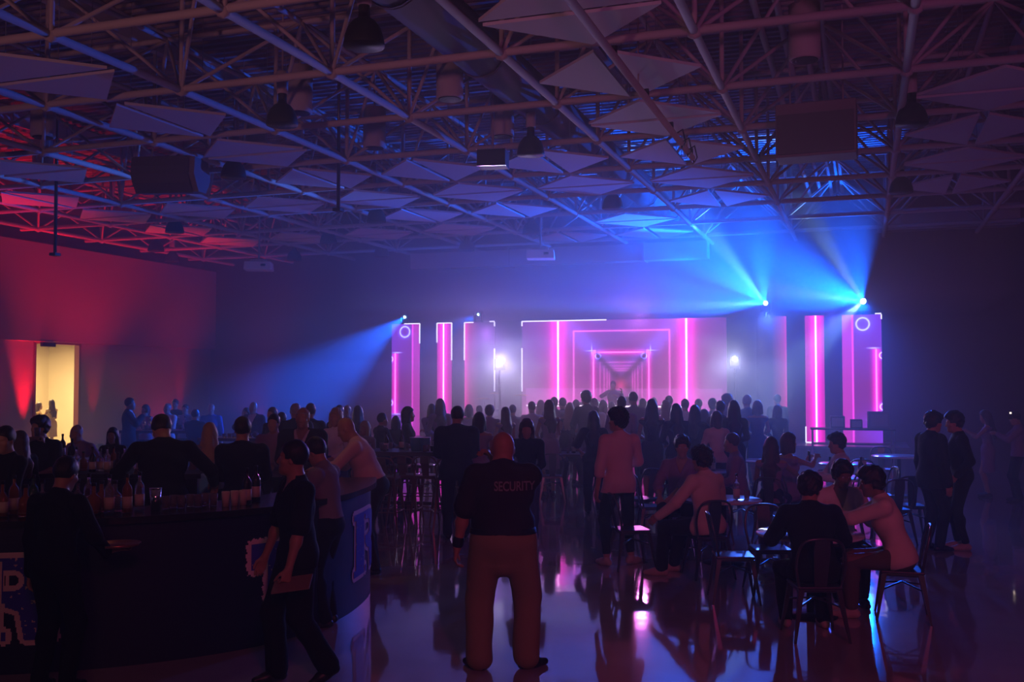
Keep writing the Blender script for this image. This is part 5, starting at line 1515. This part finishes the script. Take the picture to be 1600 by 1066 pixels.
# ---- men at the bar corner
who('man in rolled-up grey shirt leaning at the bar corner, head bowed', 517, 8.9, 690, 75, vox=MID, lean=9, hk=1.03, hands=[(-.06, .38, 1.12), (.16, .40, 1.08)], hair=('short', 'black'), top=('grey', 'rolled'), bottom=('black', 'trousers'), hem=.03, head=(-10, -22), skin='tan')
who('bald man in pale pink shirt bending over the bar, dark trousers', 588, 11.3, 664, 88, vox=MID, lean=27, hk=1.1, build=1.12, belly=.02, hands=[(-.14, .62, 1.12), (.10, .60, 1.12)], hair=('bald', 'black'), top=('pink', 'long'), bottom=('charcoal', 'trousers'), hem=.04, head=(0, -12), skin='tan')
# ---- waiter silhouette with tray
w_o, wi = who('dark waiter silhouette standing in front of the bar holding a round tray', 90, 7.0, 735, -15, vox=MID, hk=1.06, build=1.0, hands=[(-.26, .06, .84), (.30, .20, 1.02)], handdir=(None, (.6, .6, .1)), curl=(.4, .1), hair=('short', 'black'), top=('black', 'long'), bottom=('black', 'trousers'), head=(0, -18), lean=6)
hw_ = world_pt(w_o, wi['arms'][1][2] * wi['s'])
tp = at(150, 7.0 * 0.97)
o = thing('round_tray', (hw_.x + .06, hw_.y + .05, hw_.z + .035), 0, 'round copper tray held out by the waiter silhouette', 'tray')
MB().lathe([(0, 0), (.14, 0), (.155, .02), (.15, .02), (.135, .005), (0, .005)], n=28).build('tray_disc', mat('copper', (0.5, 0.2, 0.12), 0.3, metal=.8), o)
# ---- bartenders and guests seen over the bar
L = 'over the bar'
who('dark-haired bartender at the far end of the bar, edge of frame', 14, 9.6, 667, 150, vox=MID, hair=('short', 'black'), top=('black', 'long'), pose='front', head=(20, -10))
who('long-haired woman half hidden behind the edge bartender', 34, 11.4, 675, 60, vox=MID, g='f', hair=('long', 'brown'), top=('black', 'long'))
dg_o, di = who('man silhouetted before the bright doorway raising a glass to his mouth', 66, 12.0, 652, 170, vox=MID, hands=[(-.12, .26, 1.06), (-.10, .26, 1.50)], build=1.05, curl=(.8, .8), elbow=[None, (1, .1, -.2)], hair=('mop', 'black'), top=('black', 'short'), bottom=('grey', 'trousers'), hem=.03, head=(-20, 0))
hw_ = world_pt(dg_o, (di['arms'][1][2] + V3(-.07, .05, .06)) * di['s'])
MT.put((hw_.x, hw_.y, hw_.z - .03), 0, 'glass raised by the man silhouetted before the bright doorway')
who('guest in pale cap leaning on the back counter by the doorway', 141, 13.6, 672, 160, vox=FAR, hk=1.08, lean=22, hands=[(-.3, .4, 1.08), (.2, .5, 1.08)], hair=('thin', 'grey'), top=('mauve', 'long'))
who('long-haired woman behind the back counter bottles', 178, 14.0, 677, 180, vox=FAR, g='f', hk=1.05, hair=('long', 'black'), top=('black', 'long'), pose='front')
who('broad bartender bending low over the bar, back to us', 258, 9.75, 670, 20, vox=MID, hk=1.12, build=1.2, lean=26, twist=0, hands=[(-.3, .52, 1.15), (.46, .40, 1.02)], hair=('short', 'black'), top=('black', 'long'), bottom=('black', 'trousers'), head=(15, -18))
who('tall bartender in black standing square behind the bar', 380, 10.6, 653, 5, vox=MID, build=1.12, hair=('short', 'black'), top=('black', 'long'), pose='front')
who('woman with long pale hair between the two dark bartenders', 329, 12.4, 662, 10, vox=FAR, g='f', hair=('long', 'blond'), top=('grey', 'long'), pose='front')
who('man in plain light shirt facing the bar near the suit', 429, 13.6, 648, 175, vox=FAR, hair=('short', 'black'), top=('mauve', 'long'), pose='front', build=1.05)
who('heavy man in dark suit and open white collar facing the bar', 474, 12.6, 638, 176, vox=MID, build=1.18, hair=('thin', 'grey'), top=('white', 'long', 'v'), jacket='charcoal', bottom=('charcoal', 'trousers'), pose='front', skin='tan')
who('balding man right behind the heavy man in the suit', 462, 15.6, 630, 20, vox=FAR, hair=('thin', 'grey'), top=('navy', 'long'), jacket='navy')
who('dark-haired man just behind the suited bar guest', 486, 16.7, 631, 0, vox=FAR, hair=('short', 'brown'), top=('navy', 'long'))
who('man in dark suit standing in profile at the far table by the wall', 203, 21.3, 622, -75, vox=FAR, hair=('short', 'brown'), top=('white', 'long'), jacket='charcoal', pose='drink')
who('woman with shoulder-length hair beside the profile man at the far table', 229, 22.9, 633, 150, vox=FAR, g='f', hair=('bob', 'brown'), top=('mauve', 'long'), pose='front')
who('grey-haired man in white shirt at the far table', 263, 22.6, 630, 160, vox=FAR, hair=('thin', 'grey'), top=('white', 'long'), pose='front')
who('man standing directly before the far red uplight', 275, 24.4, 624, 180, vox=FAR, hair=('short', 'black'), top=('black', 'long'))
who('short guest beside the red uplight man', 291, 23.5, 632, 170, vox=FAR, hair=('short', 'black'), top=('grey', 'long'), pose='drink')
who('broad dark guest with back turned at the far table end', 306, 20.6, 640, -20, vox=FAR, build=1.15, hair=('short', 'black'), top=('navy', 'long'), pose='front')
who('grey-haired man in blue shirt lit by the stage beam', 331, 22.4, 631, 190, vox=FAR, hair=('thin', 'grey'), top=('blue', 'long'), pose='stand')
who('curly-haired woman behind the candle table', 386, 21.0, 638, 170, vox=FAR, g='f', hair=('bob', 'brown'), top=('mauve', 'long'), pose='front')
who('tall bald man at the candle table in dark jacket', 397, 20.6, 628, 160, vox=FAR, hair=('bald', 'brown'), top=('white', 'long'), jacket='charcoal', pose='drink')
who('woman with pinned hair near the plain-shirted man', 427, 17.6, 637, 150, vox=FAR, g='f', hair=('bun', 'brown'), top=('charcoal', 'long'))
who('short-haired guest just beside the pinned-hair woman', 441, 16.6, 645, 10, vox=FAR, hair=('short', 'black'), top=('charcoal', 'long'))
who('blond woman in shiny light blouse behind the bald man', 526, 14.6, 640, 165, vox=MID, g='f', hair=('wavy', 'blond'), top=('white', 'long'), bottom=('blue', 'dress'), pose='front')
who('woman hidden behind the blond one, hair up', 531, 17.6, 634, 0, vox=FAR, g='f', hair=('bun', 'brown'), top=('navy', 'long'))
who('pale-haired guest glimpsed past the blond woman', 543, 19.6, 633, 170, vox=FAR, hair=('thin', 'grey'), top=('mauve', 'long'), pose='front')
who('long dark-haired woman in the haze before the blue beam', 560, 18.5, 635, 5, vox=FAR, g='f', hair=('long', 'black'), top=('navy', 'long'))
who('fair-faced guest peering over the bald man in pink', 571, 16.0, 662, 150, vox=FAR, g='f', hk=1.02, hair=('bob', 'blond'), top=('grey', 'long'))
who('man in navy jacket in profile behind the glassware', 597, 17.4, 646, -60, vox=FAR, hair=('short', 'black'), top=('white', 'long'), jacket='navy', pose='front')
who('small guest before the ring on the outer screen', 619, 18.5, 651, 0, vox=FAR, g='f', hair=('bob', 'brown'), top=('charcoal', 'long'))
who('woman in profile facing right behind the high table', 637, 17.0, 637, -85, vox=MID, g='f', hair=('bob', 'black'), top=('black', 'short'), bottom=('black', 'dress'), pose='front')
who('woman with crossed arms at the screen side of the dancers', 675, 20.5, 632, 10, vox=FAR, g='f', hair=('long', 'brown'), top=('mauve', 'long'), bottom=('mauve', 'dress'), pose='cross')
who('tall long-haired woman before the pink pillar screen', 688, 20.0, 624, 15, vox=FAR, g='f', hair=('long', 'brown'), top=('mauve', 'long'), bottom=('mauve', 'dress'), pose='front')
who('broad man in navy suit jacket seen from behind at the high table', 714, 13.7, 636, 5, vox=MID, build=1.15, hair=('short', 'black'), top=('navy', 'long'), jacket='navy', bottom=('navy', 'trousers'), pose='front', head=(-20, -10))
who('woman with dark bob next to the navy suit, pale dress', 749, 14.6, 646, 10, vox=MID, g='f', hair=('bob', 'black'), top=('mauve', 'none'), bottom=('mauve', 'dress'), pose='front')
who('woman in dark blouse facing us, standing behind the guard', 823, 13.3, 663, 168, vox=MID, g='f', build=1.12, hk=1.04, hair=('wavy', 'brown'), top=('navy', 'long'), bottom=('denim', 'trousers'), hands=[(-.12, .26, 1.0), (.12, .26, 1.02)], head=(10, -18), skin='tan')
who('grey-haired man in dark suit seated at the square table', 868, 20.1, 660, 180, vox=FAR, H=1.8, seat=.46, hair=('thin', 'grey'), top=('white', 'long', 'v'), jacket='charcoal', build=1.15)
who('woman with very long dark hair in black, standing alone mid floor', 927, 16.2, 643, -5, vox=MID, g='f', build=1.05, hair=('long', 'black'), top=('black', 'short'), bottom=('black', 'trousers'), hands=[(-.2, .2, 1.02), (.12, .25, 1.1)])
# ---- the standing boy
who('curly-haired boy in untucked pale pink shirt and cropped black trousers', 967, 11.75, 641, 20, vox=NEAR, build=.97, H=1.80, hair=('curly', 'black'), top=('pink', 'rolled'), bottom=('black', 'skinny'), hem=-.13, ankle=.16, shoes='pale',
    hands=[(-.27, .02, .82), (.16, .30, 1.10)], head=(38, 0), feet=[(-.15, .02, 0, 12, 0), (.16, .04, 0, -70, 0)], eyes=True, skin='tan')
# ---- seated and standing at the tables
def seated(label, px, w, py, face, seat=.46, **k):
    return person(label, at(px, w), CAMDEG + face, seat=seat, **k)
seated('boy in dark shirt seated facing us at the white table, hands on knee', 1064, 12.9, 688, 160, H=1.86, vox=MID, hair=('mop', 'black'), top=('mauve', 'rolled', 'v'), bottom=('black', 'trousers'), hands=[(.05, .34, .66), (.2, .32, .64)], head=(15, -5), eyes=True)
chair_at(1064, 13.0, CAMDEG + 160, 'metal chair under the boy in dark shirt facing us')
seated('boy in white shirt seated with his back to us at the white table', 1104, 11.1, 718, 35, H=1.82, vox=NEAR, hair=('curly', 'black'), top=('cream', 'long'), bottom=('black', 'trousers'), lean=8, hem=-.1, feet=[(-.38, .30, 0, 40, 0), (-.10, .40, 0, 40, 0)], hands=[(-.42, .30, .62), (.2, .34, .80)], head=(5, 0), shoes='pale')
chair_at(1104, 11.1, CAMDEG + 10, 'metal chair with broad splat carrying the boy in white')
seated('fair-haired boy in pale shirt seated in profile beyond the white table', 1152, 14.2, 699, 80, H=1.80, vox=FAR, hair=('short', 'brown'), top=('mauve', 'long'), lean=8)
chair_at(1156, 14.2, CAMDEG + 80, 'metal chair under the fair-haired boy in profile')
seated('girl with long wavy hair seated with back to us, arm on the table', 1204, 13.6, 693, -25, H=1.74, g='f', vox=MID, hair=('long', 'brown'), top=('mauve', 'none'), bottom=('navy', 'dress'), hands=[(-.1, .35, .8), (.3, .5, .8)])
chair_at(1204, 13.6, CAMDEG - 25, 'metal chair under the girl with long wavy hair')
c_o, ci = seated('seated girl raising a phone in her hand beside the pink table', 1232, 14.3, 688, -70, H=1.78, g='f', vox=MID, hair=('bob', 'brown'), top=('mauve', 'none'), bottom=('mauve', 'dress'), hands=[(-.2, .42, .92), (.02, .42, 1.02)], handdir=((.0, .5, .8), None), curl=(.5, .5))
chair_at(1232, 14.3, CAMDEG - 70, 'metal chair under the girl raising her phone')
hw_ = world_pt(c_o, ci['arms'][0][2] * ci['s'])
MB().box((0, 0, 0), (0.012, 0.07, 0.14)).build('phone', M_black, None, loc=(hw_.x + .04, hw_.y + .02, hw_.z + .1), rz=.4); tag(C.objects[-1] if False else bpy.data.objects['phone'], 'phone held up by the seated girl beside the pink table', 'phone')
seated('dark-haired boy in white shirt seated facing the girls', 1312, 13.9, 687, 85, H=1.82, vox=MID, hair=('mop', 'black'), top=('white', 'long'), bottom=('black', 'trousers'), lean=4, hands=[(-.2, .36, .80), (.1, .36, .80)], head=(0, -6))
chair_at(1314, 13.9, CAMDEG + 88, 'metal chair under the boy facing the girls')
seated('boy in black hunched over the nearest table, back to us', 1268, 8.55, 773, 0, H=1.74, vox=NEAR, hair=('mop', 'black'), top=('black', 'long'), bottom=('black', 'trousers'), lean=16, build=1.12, hem=-.12, hands=[(-.16, .42, .80), (.2, .42, .80)], head=(-35, -10), shoes='pale', feet=[(-.16, .30, 0, 0, 0), (.16, .26, 0, 0, 0)])
chair_at(1268, 8.5, CAMDEG, 'metal chair under the hunched boy in black')
seated('boy in cream shirt facing us at the nearest table', 1305, 10.1, 757, 178, H=1.74, vox=NEAR, hair=('mop', 'black'), top=('cream', 'long', 'v'), bottom=('black', 'trousers'), lean=14, hands=[(-.1, .42, .84), (.12, .42, .84)], head=(10, -12), eyes=True, skin='dark')
chair_at(1303, 10.3, CAMDEG + 178, 'metal chair under the boy in cream facing us')
b_o, bi = seated('boy in cream shirt and grey trousers leaning in from the side of the nearest table', 1400, 9.15, 765, 72, H=1.78, vox=NEAR, hair=('mop', 'black'), top=('cream', 'long'), bottom=('olive', 'trousers'), lean=20, hem=-.08, hands=[(-.04, .62, .84), (.10, .60, .86)], head=(0, -4), shoes='pale', skin='dark',
                  feet=[(-.12, .40, 0, 0, 0), (.10, .44, 0, 0, 0)], ankle=.12, eyes=True)
chair_at(1404, 9.15, CAMDEG + 72, 'metal chair under the boy leaning in, its back rail gleaming')
hw_ = at(1318, 9.3, .86)
o = MB().box((0, 0, 0), (0.075, 0.15, 0.01)).build('phone', M_black, None, loc=(hw_.x, hw_.y, .84), rz=.5); tag(o, 'phone shared by the three boys at the nearest table', 'phone')
who('man in navy jacket standing face to face, closer to the tables', 1452, 12.75, 645, -78, vox=MID, H=1.73, build=1.02, hair=('mop', 'black'), top=('navy', 'long'), bottom=('navy', 'trousers'), jacket='navy', pose='stand', head=(0, -6), lean=2)
who('man in black with hand raised, face to face with the navy jacket', 1500, 12.85, 646, 78, vox=MID, H=1.73, hair=('mop', 'black'), top=('black', 'long'), bottom=('black', 'skinny'), hands=[(-.2, .1, .95), (.02, .34, 1.12)], head=(0, -6), lean=5, shoes='pale', ankle=.12)
who('faint pale-dressed woman deep in the dark beyond the two men', 1541, 18.5, 641, 60, vox=FAR, g='f', hair=('long', 'brown'), top=('mauve', 'none'), bottom=('mauve', 'dress'), pose='phone')
who('faint guest at the dark edge beside a phone light', 1588, 17.8, 643, 70, vox=FAR, hair=('short', 'black'), top=('mauve', 'long'), pose='phone')
v = at(1577, 17.6, 0)
o = thing('phone', (v.x, v.y, 1.53), YAW, 'lit phone glowing in the dark edge of the hall', 'phone')
MB().box((0, 0, 0), (0.07, 0.01, 0.14)).build('body', M_black, o)
MB().box((.0, -.008, .04), (0.03, 0.004, 0.03)).build('flash_lamp', emis('phone_lamp', (1, .75, .6), 2.5), o)
# ---- doorway girls
who('girl in short yellow dress standing inside the bright doorway', 82, 30.1, 626, 60, vox=MID, g='f', H=1.54, hair=('long', 'brown'), top=('yellow', 'none'), bottom=('yellow', 'dress'), pose='front', shoes='pale')
who('second girl half hidden at the edge of the bright doorway', 62, 30.4, 635, -60, vox=FAR, g='f', H=1.45, hair=('long', 'brown'), top=('yellow', 'none'), bottom=('yellow', 'dress'), pose='front')
# ---- performer
person('performer behind the booth with one arm raised holding a microphone', (XC + 0.05, 27.75, .43), 185, H=1.68, vox=FAR, hands=[(-.16, .34, 1.3), (.10, .3, 1.45)], top=('mauve', 'long'), hair=('short', 'black'), lean=8, pose='stand')
# ---- dancers: (px, depth, head top, facing, sex, hair kind, hair colour, top colour, legs, pose, label)
CROWD = [
 (733, 22.0, 633, 10, 'f', 'bob', 'brown', 'mauve', 'dress', 'front', 'faint small dancer behind the bob-haired woman'),
 (749, 23.0, 634, 0, 'm', 'short', 'brown', 'grey', 'trousers', 'stand', 'capped dancer under the coral side screen'),
 (765, 20.0, 634, -15, 'm', 'curly', 'brown', 'mauve', 'trousers', 'clap', 'puffy-haired dancer clapping near the drum kit'),
 (790, 19.0, 637, 25, 'f', 'long', 'brown', 'mauve', 'dress', 'front', 'long-haired dancer in front of the drum kit'),
 (801, 21.5, 633, 0, 'm', 'short', 'black', 'grey', 'trousers', 'front', 'dark-haired dancer just beside the drums'),
 (831, 21.0, 628, 10, 'm', 'short', 'brown', 'white', 'trousers', 'front', 'light-shirted dancer beyond the woman in dark blouse'),
 (845, 22.5, 626, -10, 'f', 'long', 'blond', 'white', 'dress', 'drink', 'fair dancer in white near the edge of the main screen'),
 (858, 18.6, 626, 20, 'f', 'long', 'brown', 'mauve', 'dress', 'front', 'tall long-haired dancer by the first neon line'),
 (866, 21.6, 621, 0, 'm', 'short', 'brown', 'grey', 'trousers', 'stand', 'round-headed dancer right at the first neon line'),
 (879, 22.0, 622, 15, 'm', 'short', 'black', 'charcoal', 'trousers', 'clap', 'dancer clapping just past the first neon line'),
 (890, 20.8, 630, -25, 'f', 'long', 'blond', 'charcoal', 'dress', 'drink', 'blond-haired dancer turned from the first neon line'),
 (900, 22.6, 625, 0, 'm', 'short', 'brown', 'grey', 'trousers', 'front', 'short dancer behind the blond-haired one'),
 (916, 20.6, 612, 25, 'm', 'curly', 'black', 'charcoal', 'trousers', 'front', 'tallest curly-haired dancer left of the performer'),
 (928, 21.6, 624, -5, 'm', 'curly', 'brown', 'white', 'trousers', 'stand', 'bushy-haired dancer below the tunnel of frames'),
 (942, 22.0, 626, 10, 'f', 'bob', 'brown', 'mauve', 'dress', 'clap', 'bob-haired dancer below the performer'),
 (955, 22.8, 628, -5, 'm', 'short', 'brown', 'grey', 'trousers', 'cheer', 'dancer with arm up before the performer'),
 (971, 17.8, 620, 5, 'm', 'buzz', 'brown', 'mauve', 'trousers', 'front', 'buzz-cut man behind the curly-haired standing boy'),
 (990, 19.8, 613, 10, 'm', 'short', 'brown', 'grey', 'trousers', 'phone', 'tall dancer by the second inner ring of the screen'),
 (1004, 21.4, 624, 0, 'f', 'long', 'brown', 'mauve', 'dress', 'front', 'slim dancer between tall man and wide-haired woman'),
 (1018, 17.4, 625, -10, 'f', 'long', 'black', 'charcoal', 'dress', 'front', 'woman with wide long dark hair before the booth light'),
 (1021, 22.9, 622, 0, 'm', 'short', 'blond', 'grey', 'trousers', 'stand', 'fair head just above the wide-haired woman'),
 (1040, 20.0, 626, 10, 'f', 'long', 'blond', 'mauve', 'dress', 'front', 'pale long-haired dancer beside the booth light'),
 (1045, 22.0, 619, 0, 'm', 'short', 'black', 'grey', 'trousers', 'stand', 'tall far dancer near the second neon line'),
 (1056, 17.0, 632, 5, 'f', 'long', 'black', 'navy', 'trousers', 'front', 'woman with straight black hair closest to the tables'),
 (1070, 20.3, 624, -5, 'm', 'short', 'brown', 'white', 'trousers', 'clap', 'dancer in white directly below the second neon line'),
 (1085, 17.6, 634, -25, 'f', 'long', 'black', 'navy', 'dress', 'drink', 'dark long-haired dancer looking to the side stage'),
 (1091, 22.2, 624, 5, 'm', 'short', 'brown', 'grey', 'trousers', 'front', 'dancer just past the second neon line'),
 (1101, 19.0, 640, 20, 'f', 'long', 'black', 'navy', 'dress', 'phone', 'dancer stooping over a phone by the light sweater'),
 (1113, 21.3, 624, 0, 'm', 'mop', 'brown', 'grey', 'trousers', 'stand', 'mop-haired dancer under the white side light'),
 (1119, 16.2, 644, 10, 'f', 'bob', 'brown', 'cream', 'trousers', 'front', 'short-haired woman in light sweater among dancers'),
 (1125, 18.2, 627, -5, 'm', 'short', 'black', 'navy', 'trousers', 'stand', 'man with round dark head behind the light sweater'),
 (1136, 20.4, 617, 30, 'm', 'curly', 'brown', 'grey', 'trousers', 'front', 'tall curly dancer right below the white side light'),
 (1146, 17.2, 627, -5, 'f', 'long', 'black', 'navy', 'dress', 'front', 'tall dark blue figure closing the row of dancers'),
 (1167, 21.0, 618, 10, 'm', 'short', 'grey', 'blue', 'trousers', 'stand', 'ghostly tall guest in blue haze past the dancers'),
 (1183, 20.2, 627, -10, 'f', 'bob', 'brown', 'blue', 'dress', 'front', 'dim guest in blue haze near the small lit table'),
 (1214, 24.6, 617, 10, 'm', 'short', 'black', 'navy', 'trousers', 'stand', 'man outlined against the dim coral screen'),
 (1214, 21.0, 634, 0, 'f', 'bob', 'brown', 'navy', 'trousers', 'front', 'shorter guest in front of the coral screen man'),
]
for (px_, w_, py_, fc, gg, hk_, hc_, tc_, bt, po, lab) in CROWD:
    who(lab, px_, w_, py_, fc, g=gg, vox=FAR, hair=(hk_, hc_), top=(tc_, 'none' if (bt == 'dress' and gg == 'f' and tc_ != 'navy') else 'long'), bottom=(tc_ if bt == 'dress' else 'charcoal', bt), pose=po, group='dancers before the stage')
